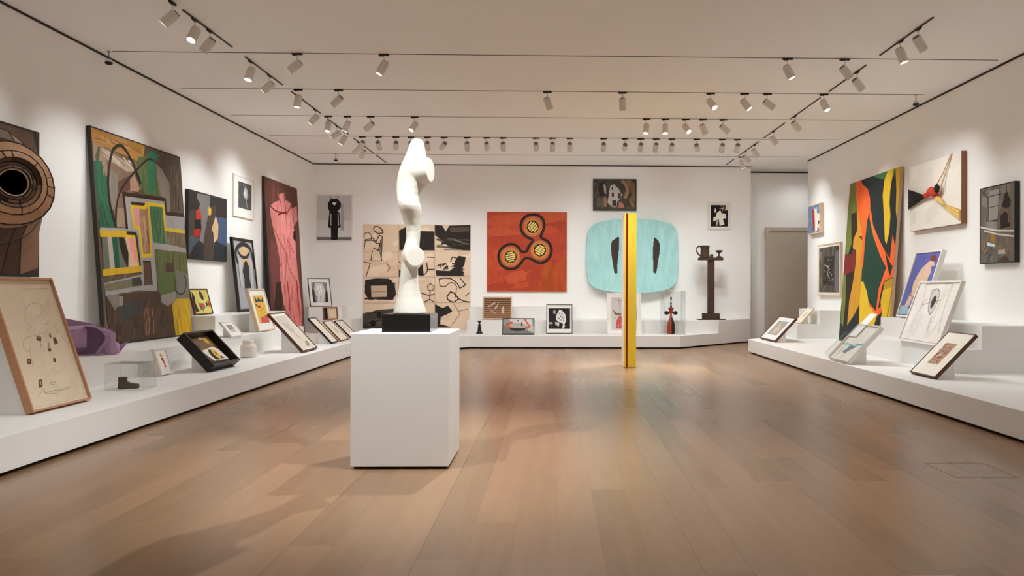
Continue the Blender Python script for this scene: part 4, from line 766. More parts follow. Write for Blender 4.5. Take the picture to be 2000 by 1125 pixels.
ART['green_orange'] = [
('F',(30,40,40)),
('P',(232,98,40),[(0.0,1.0),(0.027,1.0),(-0.019,0.812),(-0.006,0.631),(-0.019,0.469),(-0.007,-0.0),(-0.01,0.044),(-0.031,0.329),(-0.011,0.559)]),
('P',(112,126,58),[(0.019,1.0),(0.152,0.999),(0.137,0.945),(0.183,0.879),(0.24,0.824),(0.152,0.803),(0.146,0.626),(0.081,0.549),(-0.003,0.551),(-0.008,0.771)]),
('P',(52,34,28),[(0.081,0.807),(0.234,0.798),(0.239,0.691),(0.232,0.623),(0.218,0.574),(0.132,0.626)]),
('P',(122,40,38),[(-0.024,0.548),(0.154,0.547),(0.202,0.582),(0.26,0.53),(0.269,0.45),(0.16,0.421),(-0.011,0.415)]),
('P',(52,34,28),[(0.054,0.422),(0.257,0.443),(0.249,0.367),(0.166,0.233),(0.115,0.065),(0.038,0.115)]),
('P',(112,126,58),[(-0.005,0.415),(0.061,0.422),(0.094,0.249),(0.077,0.09),(0.022,0.114)]),
('P',(196,142,40),[(0.203,0.813),(0.242,0.817),(0.294,0.736),(0.36,0.653),(0.294,0.648),(0.385,0.618),(0.4,0.527),(0.406,0.374),(0.405,0.236),(0.306,0.171),(0.17,0.101),(0.177,0.25),(0.224,0.352),(0.26,0.479),(0.249,0.566),(0.173,0.583),(0.171,0.639),(0.245,0.691)]),
('P',(232,98,40),[(0.152,0.999),(0.251,0.999),(0.285,0.971),(0.403,0.932),(0.463,0.873),(0.485,0.81),(0.438,0.735),(0.425,0.616),(0.421,0.459),(0.379,0.459),(0.371,0.618),(0.287,0.756),(0.23,0.811),(0.166,0.892),(0.133,0.958)]),
('P',(58,110,66),[(0.496,1.0),(0.775,1.0),(0.754,0.957),(0.649,0.966),(0.549,0.985)]),
('P',(58,110,66),[(0.879,1.0),(0.905,0.999),(0.91,0.967),(0.848,0.944),(0.829,0.963)]),
('P',(26,60,46),[(0.447,0.748),(0.584,0.683),(0.736,0.539),(0.869,0.449),(0.842,0.386),(0.797,0.3),(0.734,0.218),(0.607,0.269),(0.403,0.382),(0.427,0.526),(0.443,0.643)]),
('P',(232,98,40),[(0.469,0.81),(0.511,0.783),(0.564,0.704),(0.711,0.607),(0.835,0.537),(0.924,0.495),(0.934,0.56),(0.941,0.63),(1.005,0.558),(1.055,0.492),(1.082,0.398),(0.964,0.393),(0.848,0.372),(0.812,0.329),(0.787,0.256),(0.774,0.218),(0.834,0.234),(0.835,0.197),(0.763,0.172),(0.674,0.194),(0.584,0.254),(0.739,0.203),(0.761,0.329),(0.825,0.401),(0.869,0.449),(0.743,0.519),(0.587,0.637),(0.486,0.746)]),
('P',(214,176,36),[(0.775,1.0),(0.884,0.999),(0.859,0.944),(0.842,0.877),(0.845,0.812),(0.879,0.738),(0.877,0.646),(0.843,0.579),(0.81,0.603),(0.766,0.732),(0.709,0.868),(0.722,0.954)]),
('P',(200,158,28),[(0.908,1.0),(1.004,1.0),(1.014,0.92),(1.027,0.801),(1.044,0.682),(1.072,0.563),(1.082,0.465),(1.057,0.459),(1.019,0.596),(1.012,0.689),(0.968,0.758),(0.952,0.875)]),
('P',(228,84,66),[(1.016,0.876),(1.036,0.869),(1.058,0.753),(1.041,0.748)]),
('P',(214,176,36),[(0.407,0.37),(0.448,0.374),(0.537,0.314),(0.606,0.231),(0.764,0.171),(0.705,0.1),(0.564,0.006),(0.444,0.009),(0.424,0.125),(0.405,0.236)]),
('P',(176,138,30),[(0.85,0.365),(0.965,0.389),(1.09,0.378),(1.095,0.337),(0.846,0.308)]),
('P',(214,176,36),[(0.841,0.322),(1.101,0.351),(1.132,0.245),(1.08,0.097),(1.093,-0.004),(0.934,-0.003),(0.841,0.105),(0.848,0.197),(0.813,0.256)]),
('M',(160,126,30),0.05,[(1.004,0.323),(0.986,0.273),(0.935,0.138),(0.898,0.059)],0),
('P',(30,40,40),[(0.835,0.537),(0.932,0.475),(0.983,0.454),(0.949,0.4),(0.894,0.448)])]
ART['blank_canvas'] = [
('F',(226,220,210)),
('R',[(230,224,215),(220,214,204)],(0,0,1,1),10,10,0.5,0.3,2)]
ART['studio_interior'] = [
('F',(104,97,88)),
('Q',[(112,104,95),(96,88,80),(120,112,104)],(0.03,0.005,0.954,0.994),40,80,0.3,0.08,71),
('P',(150,144,138),[(0.265,0.955),(0.56,0.957),(0.534,0.557),(0.241,0.544)]),
('P',(128,122,116),[(0.047,0.911),(0.228,0.862),(0.208,0.736),(0.027,0.783)]),
('P',(140,134,130),[(0.152,0.55),(0.483,0.53),(0.514,0.405),(0.168,0.422)]),
('M',(44,38,34),0.012,[(0.011,0.979),(0.228,0.87),(0.186,0.453)],0),
('M',(44,38,34),0.012,[(0.265,0.955),(0.241,0.552),(0.534,0.557),(0.567,0.956)],0),
('M',(44,38,34),0.01,[(0.262,0.732),(0.549,0.741)],0),
('M',(44,38,34),0.012,[(0.391,0.722),(0.381,0.551)],0),
('M',(44,38,34),0.012,[(0.228,0.878),(0.626,0.889)],0),
('P',(44,38,34),[(0.725,0.879),(0.806,0.894),(0.837,0.838),(0.899,0.773),(0.881,0.699),(0.752,0.687),(0.638,0.718),(0.69,0.791)]),
('P',(44,38,34),[(0.67,0.67),(0.8,0.66),(0.878,0.595),(0.88,0.446),(0.615,0.43),(0.602,0.583)]),
('M',(130,98,62),0.03,[(0.653,0.626),(0.735,0.665),(0.831,0.613),(0.844,0.508)],0),
('M',(130,98,62),0.03,[(0.857,0.418),(0.867,0.211),(0.897,0.151),(0.642,0.173)],0),
('M',(44,38,34),0.014,[(0.776,0.989),(0.79,0.873)],0),
('M',(214,208,200),0.022,[(0.005,0.487),(0.515,0.413),(0.981,0.385)],0),
('M',(206,200,192),0.022,[(0.114,0.433),(0.514,0.367),(0.979,0.316)],0),
('P',(158,112,50),[(0.302,0.385),(0.463,0.369),(0.444,0.248),(0.306,0.268)]),
('P',(190,214,222),[(0.201,0.264),(0.254,0.27),(0.46,0.232),(0.426,0.203),(0.218,0.225)]),
('M',(140,104,60),0.03,[(0.058,0.285),(0.148,0.298),(0.129,0.22),(0.064,0.175),(0.164,0.148)],0),
('M',(140,104,60),0.025,[(0.509,0.162),(0.611,0.249),(0.675,0.187)],0),
('P',(78,58,46),[(0.539,0.011),(0.737,0.089),(0.862,0.021),(0.766,0.002)]),
('P',(168,164,160),[(0.542,0.154),(0.739,0.156),(0.753,0.104),(0.541,0.101)]),
('Q',[(60,52,46),(130,124,118)],(0.021,0.011,0.506,0.239),16,20,0.12,0.012,72)]
ART['blue_figure'] = [
('F',(92,98,164)),
('Q',[(98,104,170),(84,90,156),(106,112,176)],(-0.829,0.037,1.787,1.018),30,60,0.3,0.1,81),
('P',(212,180,156),[(0.587,0.85),(0.71,0.873),(0.827,0.844),(0.896,0.791),(0.769,0.776),(0.822,0.688),(0.787,0.617),(0.75,0.492),(0.728,0.345),(0.405,0.301),(0.362,0.166),(0.262,0.124),(0.164,0.14),(0.21,0.278),(0.272,0.394),(0.227,0.507),(0.307,0.656),(0.417,0.764)]),
('M',(90,70,66),0.014,[(0.787,0.617),(0.846,0.492),(0.788,0.419)],0),
('M',(90,70,66),0.014,[(0.227,0.507),(0.284,0.318),(0.379,0.301)],0),
('P',(124,60,58),[(0.599,0.919),(0.682,0.96),(0.831,0.947),(0.914,0.876),(0.804,0.845),(0.693,0.865)]),
('P',(150,178,190),[(0.037,0.156),(0.264,0.153),(0.427,0.091),(0.432,0.023),(-0.012,0.014)])]
ART['hole_drawing'] = [
('F',(226,221,214)),
('Q',[(230,226,220),(218,212,205),(222,217,210)],(-0.39,0.062,1.491,0.984),24,65,0.4,0.12,91),
('P',(206,200,194),[(0.34,0.884),(0.524,0.893),(0.606,0.789),(0.592,0.612),(0.56,0.458),(0.488,0.488),(0.412,0.609),(0.378,0.768)]),
('M',(92,86,84),0.012,[(0.396,0.856),(0.481,0.899),(0.565,0.856),(0.603,0.77),(0.608,0.633),(0.584,0.511),(0.538,0.458),(0.467,0.518),(0.421,0.63),(0.396,0.749),(0.396,0.856)],1),
('P',(66,60,60),[(0.487,0.785),(0.544,0.766),(0.572,0.692),(0.55,0.612),(0.52,0.546),(0.473,0.6),(0.457,0.7)]),
('M',(70,64,62),0.006,[(0.252,0.617),(0.456,0.66),(0.714,0.713)],0),
('M',(120,114,110),0.006,[(0.16,0.98),(0.247,0.627),(0.203,0.417),(0.232,0.036)],0),
('M',(120,114,110),0.006,[(0.836,0.984),(0.827,0.771),(0.85,0.436),(0.914,0.162)],0),
('M',(160,154,150),0.006,[(0.688,0.976),(0.661,0.15)],0),
('M',(120,114,110),0.007,[(0.16,0.98),(0.836,0.984)],0),
('M',(170,164,158),0.02,[(0.604,0.428),(0.621,0.17)],0),
('M',(160,155,150),0.006,[(0.169,0.394),(0.17,0.033)],0),
('M',(120,114,110),0.006,[(0.004,0.012),(0.941,0.003)],0)]
ART['red_print'] = [
('F',(236,230,220)),
('P',(178,150,124),[(0.27,0.25),(0.7,0.25),(0.72,0.76),(0.31,0.76)]),
('R',[(96,84,78),(190,156,130),(172,88,64),(66,58,54),(214,192,170),(150,70,54),(120,110,104)],(0.28,0.26,0.71,0.75),90,40,0.1,0.03,4)]
ART['creature_print'] = [
('F',(160,156,150)),
('R',[(140,136,132),(175,170,164)],(0,0,1,1),20,60,0.15,0.06,2),
('P',(205,176,144),[(0.3,0.1),(0.55,0.1),(0.7,0.3),(0.8,0.5),(0.55,0.5),(0.6,0.75),(0.4,0.8),(0.3,0.4)]),
('R',[(215,185,60),(225,205,180),(150,120,95)],(0.3,0.12,0.75,0.75),18,50,0.06,0.025,3)]
ART['pale_print'] = [
('F',(232,220,202)),
('P',(196,140,104),[(0.42,0.4),(0.62,0.4),(0.62,0.78),(0.44,0.8)]),
('R',[(205,160,128),(220,195,172)],(0.3,0.15,0.72,0.85),12,90,0.12,0.03,2)]
ART['plan_collage'] = [
('F',(222,216,206)),
('R',[(228,222,213),(214,208,198)],(0,0,1,1),14,90,0.4,0.15,2),
('S',(150,144,138),0.006,[(0.45,1),(0.5,0)],0),
('S',(150,144,138),0.006,[(0.62,0.95),(0.66,0.1)],0),
('S',(110,84,64),0.012,[(0.88,0.95),(0.9,0.02)],0),
('S',(128,198,194),0.05,[(0.0,0.44),(0.3,0.44),(0.55,0.42),(0.9,0.5)],0),
('S',(100,160,170),0.02,[(0.15,0.47),(0.4,0.45),(0.6,0.5)],0),
('P',(104,112,134),[(0.3,0.22),(0.5,0.18),(0.58,0.3),(0.75,0.42),(0.4,0.42),(0.38,0.32)]),
('S',(44,54,86),0.02,[(0.6,0.46),(0.9,0.52)],0),
('S',(120,114,112),0.03,[(0.2,0.1),(0.22,0.3)],0)]

def clip01(poly):
    for ax, lim, sg in ((0, 0, 1), (0, 1, -1), (1, 0, 1), (1, 1, -1)):
        out = []
        for i in range(len(poly)):
            a, b = poly[i-1], poly[i]
            da, db = (a[ax]-lim)*sg, (b[ax]-lim)*sg
            if (da >= 0) != (db >= 0):
                t = da/(da-db); out.append((a[0]+t*(b[0]-a[0]), a[1]+t*(b[1]-a[1])))
            if db >= 0: out.append(b)
        poly = out
        if len(poly) < 3: return []
    return poly
ALB = 1.12
def art(name, key, w, h, parent, x0=None, z0=0, y=0, material=None, step=.00012):
    """paint layers of one picture: flat colour shapes, each laid a hair over the one before"""
    mb = MB(); k = [0.0]; x0 = -w/2 if x0 is None else x0
    def put(poly, col, dz=0):
        poly = clip01(poly)
        if len(poly) < 3: return
        yy = y-(k[0]+dz)
        mb.add([(x0+u*w, yy, z0+v*h) for u, v in poly], [tuple(range(len(poly)))], rgb(col, ALB))
    def fill(pts, col, dz=0):
        tri = geometry.tessellate_polygon([[Vector((u*w, v*h, 0)) for u, v in pts]])
        for t in tri: put([pts[i] for i in t], col, dz)
    def stroke(pts, wd, col, closed):
        P = [Vector((u*w, v*h)) for u, v in pts]
        # resample with Catmull-Rom for a drawn line
        n = len(P); Q = []
        rng = range(n if closed else n-1)
        smooth = n > 3
        for i in rng:
            p1, p2 = P[i], P[(i+1) % n]
            p0 = P[i-1] if (closed or i > 0) else p1; p3 = P[(i+2) % n] if (closed or i+2 < n) else p2
            if smooth and (p2-p1).length > wd*.4 and abs((p1-p0).angle(p2-p1, 0)) < 1.2 and abs((p2-p1).angle(p3-p2, 0)) < 1.2:
                for s in range(5):
                    t = s/5
                    Q.append(.5*((2*p1)+(-p0+p2)*t+(2*p0-5*p1+4*p2-p3)*t*t+(-p0+3*p1-3*p2+p3)*t**3))
            else: Q.append(p1.copy())
        Q.append(P[0].copy() if closed else P[-1].copy())
        m = len(Q)
        for i in range(m-1):
            a, b = Q[i], Q[i+1]
            t = b-a
            if t.length < 1e-6: continue
            t.normalize(); nn = Vector((-t.y, t.x))*wd/2; a2, b2 = a-t*wd*.3, b+t*wd*.3
            put([((p.x)/w, (p.y)/h) for p in (a2-nn, b2-nn, b2+nn, a2+nn)], col); k[0] += 3e-6
    def scatter(cols, box, n, ang, ln, wd, seed):
        rnd = random.Random(seed)
        for i in range(n):
            cx, cy = rnd.uniform(box[0], box[2])*w, rnd.uniform(box[1], box[3])*h
            a = R(ang+rnd.gauss(0, 9)); l = ln*rnd.uniform(.5, 1.1)/2; d_ = wd*rnd.uniform(.5, 1.2)/2
            t = Vector((math.cos(a), math.sin(a))); nn = Vector((-t.y, t.x))
            pts = []
            for s, q in ((-1, -.5), (-.8, -1), (.75, -.9), (1, -.3), (.95, .5), (.7, 1), (-.7, .9), (-.95, .4)):
                p = Vector((cx, cy))+t*l*(s+rnd.uniform(-.08, .08))+nn*d_*q
                # keep the stroke inside its own patch
                p.x = min(max(p.x, box[0]*w), box[2]*w); p.y = min(max(p.y, box[1]*h), box[3]*h)
                pts.append((p.x/w, p.y/h))
            put(pts, rnd.choice(cols)); k[0] += 8e-6
    sm = min(w, h)
    for pr in ART[key]:
        kd = pr[0]
        if kd == 'F': put([(0, 0), (1, 0), (1, 1), (0, 1)], pr[1])
        elif kd == 'P': fill(pr[2], pr[1])
        elif kd == 'E':
            (cx, cy), rx, ry = pr[2], pr[3], pr[4]; q = R(pr[5])
            fill([(cx+rx*math.cos(t)*math.cos(q)-ry*math.sin(t)*math.sin(q), cy+rx*math.cos(t)*math.sin(q)+ry*math.sin(t)*math.cos(q)) for t in [2*PI*i/22 for i in range(22)]], pr[1])
        elif kd == 'M': stroke(pr[3], pr[2], pr[1], pr[4])
        elif kd == 'S': stroke(pr[3], pr[2]*sm, pr[1], pr[4])
        elif kd == 'Q': scatter(pr[1], pr[2], pr[3], pr[4], pr[5], pr[6], pr[7])
        elif kd == 'R': scatter(pr[1], pr[2], pr[3], pr[4], pr[5]*sm, pr[6]*sm, pr[7])
        k[0] += step
    o = mb.build(name, material or M_print, parent, recalc=False, colors=True)
    return o

def orient(th, tilt): return (R(-tilt), 0, R(th)+PI/2)
def picture(name, label, cat, loc, th, tilt, w, h, t, key, frame=None, fw=.02, recess=.012, mount=None, margin=(0, 0, 0, 0), material=None, group=None, edge=None, artname='picture'):
    """framed work or stretched canvas; loc = middle of its bottom front edge, th = direction it faces in degrees"""
    root = thing(name, label, cat, loc, orient(th, tilt), group)
    if frame is None:
        MB().box((-w/2, 0, 0), (w/2, t, h)).build('stretcher', edge or M_canvas, root, bevel=.002)
        art(artname, key, w-.004, h-.004, root, z0=.002, y=-.001, material=material)
        return root
    a, b = w/2, w/2-fw
    mb = MB()
    o = [(-a, 0), (a, 0), (a, h), (-a, h)]; i_ = [(-b, fw), (b, fw), (b, h-fw), (-b, h-fw)]
    vs_ = [(x, 0, z) for x, z in o]+[(x, 0, z) for x, z in i_]+[(x, t, z) for x, z in o]+[(x, t, z) for x, z in i_]
    fs = []
    for k in range(4):
        j = (k+1) % 4
        fs += [(k, j, 4+j, 4+k), (8+k, 12+k, 12+j, 8+j), (k, 8+k, 8+j, j), (4+k, 4+j, 12+j, 12+k)]
    mb.add(vs_, fs); mb.build('frame', frame, root, bevel=min(.003, fw*.15))
    ml, mr_, mt, mbm = margin
    e = .0006
    if mount is not None:
        MB().box((-b+e, recess, fw+e), (b-e, t-.003, h-fw-e)).build('mount', mount, root)
        art(artname, key, 2*b-ml-mr_, h-2*fw-mt-mbm, root, x0=-b+ml, z0=fw+mbm, y=recess-.001, material=material)
    else:
        MB().box((-b+e, recess, fw+e), (b-e, t-.003, h-fw-e)).build('backing', M_mount, root)
        art(artname, key, 2*b-.002, h-2*fw-.002, root, x0=-b+.001, z0=fw+.001, y=recess-.001, material=material)
    return root
def wedge(loc2, z, th, tilt, w, h, t, label, frac=.5, inset=.03):
    """white support block behind a tilted frame whose bottom front edge is at loc2"""
    s_, c_ = math.sin(R(tilt)), math.cos(R(tilt))
    y0 = t*c_+.006
    s0, s1 = 0.0, h*frac
    yb = y0+s1*s_; zt = s1*c_
    mb = MB(); a = w/2-inset
    vs_ = [(-a, y0, 0), (a, y0, 0), (-a, yb, zt), (a, yb, zt), (-a, yb+.012, zt), (a, yb+.012, zt), (-a, yb+.012, 0), (a, yb+.012, 0)]
    mb.add(vs_, [(0, 1, 3, 2), (2, 3, 5, 4), (4, 5, 7, 6), (6, 7, 1, 0), (0, 2, 4, 6), (1, 7, 5, 3)])
    o = mb.build('display_wedge', M_block, bevel=.002)
    o.location = (loc2[0], loc2[1], z); o.rotation_euler = (0, 0, R(th)+PI/2)
    return tag(o, label, 'display stand')
def zz(z, t, tilt): return z+t*math.sin(R(tilt))
def leaning(name, label, cat, c, z, th, tilt, w, h, t, key, wl=None, frac=.5, inset=.03, **kw):
    p = picture(name, label, cat, (c[0], c[1], zz(z, t, tilt)+.001), th, tilt, w, h, t, key, **kw)
    if wl: wedge(c, z+.0005, th, tilt, w, h, t, wl, frac, inset)
    return p
def hung(name, label, cat, side, pos, z, w, h, t, key, **kw):
    g = .004
    loc, th = {'L': ((XL+t+g, pos, z), 0), 'R': ((XR-t-g, pos, z), 180), 'B': ((pos, YB-t-g, z), -90)}[side]
    return picture(name, label, cat, loc, th, 0, w, h, t, key, **kw)

# ---- left wall, hanging
hung('painting', 'dark canvas of grey, red and blue shapes hanging beside the big brown and green painting', 'painting', 'L', 13.84, 1.87, 1.52, 1.18, .055, 'dark_forms', material=M_paint, edge=M_dark)
hung('framed_photograph', 'small white-framed photograph of a pale flower high on the left wall', 'photograph', 'L', 15.48, 2.78, 1.0, .82, .035, 'flower_photo', frame=M_wfr, fw=.03, mount=M_mount, margin=(.19, .09, .09, .15))
# ---- left wall, leaning
leaning('painting', 'huge brown and green abstract canvas with yellow lines leaning on the left wall', 'painting', (-5.93, 11.55), Z2, 0, 4.1, 2.46, 2.93, .055, 'big_abstract', material=M_paint, frame=M_dark, fw=.02, recess=.004)
leaning('framed_drawing', 'tall black-framed grey drawing with a dark arch on the upper left step', 'drawing', (-5.90, 15.13), Z3-.001, 0, 6.2, 1.02, 1.43, .05, 'grey_arch', frame=M_bfr, fw=.055, recess=.015)
leaning('painting', 'tall dark red canvas with a pink torso leaning near the left corner', 'painting', (-5.96, 17.55), Zp, 0, 3.4, 2.13, 3.47, .05, 'red_torso', material=M_paint, edge=M_dark)
leaning('framed_painting', 'small yellow painting in a thin dark frame on the upper left step', 'painting', (-5.97, 13.33), Z3, 0, 15, .675, .458, .035, 'small_yellow', frame=M_brown, fw=.022)
leaning('framed_photograph', 'black-framed photograph of a pale torso propped in the left corner', 'photograph', (-5.70, 19.06), Z3, -45, 12, .58, .715, .03, 'torso_photo', frame=M_bfr, fw=.014, mount=M_mount, margin=(.07, .07, .09, .09))
leaning('box_frame', 'small brown box frame with black and tan panel below the torso photograph', 'framed collage', (-5.36, 18.70), Z2, -45, 8, .375, .308, .05, 'box_collage', frame=M_umber, fw=.02, recess=.02)
leaning('framed_drawing', 'black-framed pale sketch, leftmost of the three tilted frames by the tall white plinth', 'drawing', (-4.27, 15.19), Zp, 0, 44, .435, .665, .04, 'pale_sketch', 'white wedge under the leftmost of three tilted frames', .5, frame=M_bfr, fw=.018, mount=M_cream, margin=(.02, .02, .03, .03))
leaning('framed_drawing', 'brown-framed sketch with black smear, middle of the three tilted frames', 'drawing', (-4.29, 15.98), Zp, 0, 43.5, .61, .537, .03, 'smear_sketch', 'white wedge under the middle of three tilted frames', .5, frame=M_umber, fw=.014, mount=M_cream, margin=(.03, .03, .03, .03))
leaning('framed_drawing', 'thin black-framed rust-coloured sketch, rightmost of the three tilted frames', 'drawing', (-4.33, 16.92), Zp, 0, 45, .60, .507, .03, 'rust_sketch', 'white wedge under the rightmost of three tilted frames', .5, frame=M_bfr, fw=.012, mount=M_mount, margin=(.03, .03, .03, .03))
leaning('framed_drawing', 'large tan-framed pencil drawing with pasted brown scraps in the left foreground', 'drawing', (-4.431, 7.08), Zp, 0, 18.3, .838, 1.22, .07, 'pencil_collage', 'large white wedge behind the foreground pencil drawing', .55, .01, frame=M_tan, fw=.02, recess=.025, mount=M_cream, margin=(.012, .012, .012, .012))
leaning('framed_drawing', 'tiny white-framed card of a figure in red beside the boot case', 'drawing', (-4.788, 9.68), Zp, 0, 18, .295, .345, .045, 'girl_card', 'small white wedge behind the tiny red figure card', .6, .02, frame=M_wfr, fw=.022, recess=.012, mount=M_mount, margin=(.035, .035, .03, .03))
leaning('framed_print', 'small white-framed grey photograph tilted on the middle left step', 'photograph', (-5.013, 12.34), Z2, 0, 39.6, .44, .296, .03, 'tiny_photo', 'small white wedge behind the small grey photograph', .55, .02, frame=M_wfr, fw=.02, mount=M_mount, margin=(.11, .09, .05, .06))
leaning('framed_drawing', 'pale wood-framed yellow drawing on the middle left step', 'drawing', (-5.092, 13.84), Z2, 0, 15.5, .765, .772, .06, 'yellow_drawing', 'white wedge behind the pale-framed yellow drawing', .55, .03, frame=M_pale, fw=.022, recess=.015, mount=M_mount, margin=(.12, .10, .10, .12))
leaning('framed_drawing', 'long brown-framed pale drawing tilted low on the left platform', 'drawing', (-4.148, 13.275), Zp, 0, 42.8, .775, .86, .05, 'long_drawing', 'white wedge under the long brown-framed drawing', .55, .02, frame=M_brown, fw=.02, recess=.012, mount=M_cream, margin=(.03, .03, .05, .03))
# deep black shadow box
sb = leaning('shadow_box', 'deep black box frame with a yellow oval construction on the left platform', 'box frame', (-4.348, 10.39), Zp, 0, 42.9, .825, .578, .13, 'shadow_scene', 'white wedge under the deep black box frame', .5, .04, frame=M_bfr, fw=.03, recess=.105, material=M_paint)
MB().prism_y([(-.26, .29), (.12, .33), (.22, .27), (.27, .09), (-.16, .10)], .055, .10).build('white_block', M_ceramic, sb, bevel=.003)
n = 28
MB().prism_y([(-.02+.07*math.cos(2*PI*i/n)+.012, .195+.088*math.sin(2*PI*i/n)) for i in range(n)], .035, .054).build('yellow_oval', mat('mustard', (226, 186, 84), .6), sb)
MB().prism_y([(-.045+.07*math.cos(2*PI*i/n), .20+.088*math.sin(2*PI*i/n)) for i in range(n)], .046, .0545).build('black_oval', M_bfr, sb)
MB().prism_y([(-.004, .165), (.006, .165), (.006, .225), (-.004, .225)], .030, .0345).build('slot', M_wire, sb)
MB().prism_y([(.04, .12), (.17, .12), (.07, .20)], .050, .0545).build('shadow_triangle', mat('charcoal_grey', (70, 66, 66), .7), sb)

# ---- end wall, hanging
hung('photograph', 'pale-framed black and white photograph of a dark standing figure on the end wall', 'photograph', 'B', -5.655, 2.58, .93, 1.21, .03, 'dark_figure_photo', frame=M_wfr, fw=.014, recess=.008, mount=M_mount, margin=(.005, .005, .005, .02))
hung('drawing_panel', 'large charcoal drawing of twelve pale sheets behind the white sculpture', 'drawing', 'B', -3.53, .33, 2.77, 2.70, .012, 'charcoal_grid', edge=M_canvas)
hung('painting', 'square red-orange canvas with three linked black rings', 'painting', 'B', -.68, 1.30, 2.07, 2.07, .05, 'orange_rings', material=M_paint, edge=M_canvas)
hung('framed_painting', 'small dark framed painting of a pale house above the turquoise shape', 'painting', 'B', 1.60, 3.42, 1.13, .82, .06, 'white_house', material=M_paint, frame=M_bfr, fw=.03, recess=.015)
hung('framed_print', 'small white-framed black print of a pale cross on the end wall', 'print', 'B', 4.335, 2.94, .60, .71, .035, 'cross_print', frame=M_wfr, fw=.025, mount=M_mount, margin=(.055, .045, .045, .05))
# ---- end wall, standing on the platform
leaning('box_frame', 'light-framed striped relief of birds on the middle step of the end wall', 'framed relief', (-1.375, 18.95), Z2, -90, 9, .725, .568, .06, 'stripe_birds', frame=M_pale, fw=.028, recess=.03)
leaning('framed_photograph', 'black-framed photograph of an orange curved car at the foot of the end wall', 'photograph', (-.81, 17.95), Zp, -90, 22, .75, .395, .05, 'orange_car', 'white wedge behind the orange car photograph', .6, .04, frame=M_bfr, fw=.016, recess=.012)
leaning('framed_photograph', 'black-framed photograph of a bright moon-like rock on black', 'photograph', (.155, 18.40), Zp, -90, 14, .625, .72, .03, 'moon_photo', 'white wedge behind the moon-like rock photograph', .6, .04, frame=M_bfr, fw=.014, mount=M_mount, margin=(.04, .04, .085, .10))
leaning('framed_collage', 'white-framed collage with red flowers standing behind the striped column', 'collage', (1.70, 18.20), Zp, -90, 12, .82, .985, .045, 'bird_collage', 'white wedge behind the white-framed collage', .6, .04, frame=M_wfr, fw=.03, recess=.012, mount=M_mount, margin=(.075, .075, .06, .075))

# ---- right wall, hanging
hung('framed_painting', 'small light-framed blue, red and white painting by the far right opening', 'painting', 'R', 18.32, 2.72, .84, .70, .10, 'blue_red_white', material=M_paint, frame=M_pale, fw=.025, recess=.012)
hung('framed_print', 'light wood-framed dark grey print hanging left of the tall green and orange painting', 'print', 'R', 17.45, 1.24, 1.44, 1.20, .055, 'dark_print', frame=M_pale, fw=.03, recess=.012, mount=M_cream, margin=(.05, .05, .05, .05))
hung('framed_painting', 'narrow dark interior painting at the far right edge of the picture', 'painting', 'R', 10.75, 1.77, .86, 1.11, .07, 'studio_interior', material=M_paint, frame=M_bfr, fw=.014, recess=.006)
# ---- right side, leaning
leaning('painting', 'tall green and orange canvas with yellow drips leaning on the right wall', 'painting', (6.07, 14.98), Zp, 180, 4.0, 2.40, 3.33, .055, 'green_orange', material=M_paint, edge=M_canvas)
leaning('framed_painting', 'white-framed painting of a bending figure on blue on the upper right step', 'painting', (5.735, 12.29), Z3, 180, 17.5, .88, 1.13, .08, 'blue_figure', material=M_paint, frame=M_wfr, fw=.03, recess=.02)
leaning('framed_drawing', 'large white-framed drawing with a dark oval hole on the middle right step', 'drawing', (5.20, 10.87), Z2+.0, 180, 20.5, 1.20, .95, .06, 'hole_drawing', 'white wedge behind the oval hole drawing', .3, .25, frame=M_wfr, fw=.028, recess=.018)
leaning('framed_print', 'brown-framed print with a small red and grey picture at the near right', 'print', (4.622, 9.527), Zp, 180, 44.3, .65, .73, .045, 'red_print', 'white wedge under the brown-framed red and grey print', .45, .05, frame=M_brown, fw=.014, recess=.008, mount=M_cream, margin=(0, 0, 0, 0))
leaning('framed_print', 'brown-framed print of a tan creature at the far right platform corner', 'print', (4.506, 16.08), Zp, 180, 43.2, 1.11, .645, .05, 'creature_print', 'white wedge under the brown-framed creature print', .45, .05, frame=M_brown, fw=.02, recess=.01, mount=M_mount, margin=(.19, .19, .10, .12))
leaning('framed_print', 'small pale-framed print propped on the far middle step', 'print', (5.50, 17.18), Z2, 180, 42, .46, .46, .03, 'pale_print', 'small white wedge behind the pale print on the far step', .5, .05, frame=M_pale, fw=.014, recess=.008, mount=M_cream, margin=(.05, .05, .05, .05))
# tilted acrylic case with a collage plan and a loose white sheet
ac = leaning('acrylic_case', 'tilted clear case holding a pale collage with blue strokes on the right platform', 'display case', (4.255, 11.41), Zp, 180, 43.8, .80, .71, .07, 'plan_collage', 'white wedge under the tilted clear collage case', .5, .08, frame=M_wfr, fw=.014, recess=.03, artname='collage')
q = MB(); q.box((-.38, .012, .46), (-.12, .016, .94)); q.build('white_sheet', M_mount, ac)
q = MB(); q.box((-.47, -.05, .02), (-.405, -.046, .5)); q.box((-.47, -.05, .02), (-.466, .06, .5)); q.build('acrylic_flap', M_acr, ac)
q = MB(); q.box((-.40, -.012, .0), (.40, -.006, .71)); q.build('acrylic_sheet', M_acr, ac)

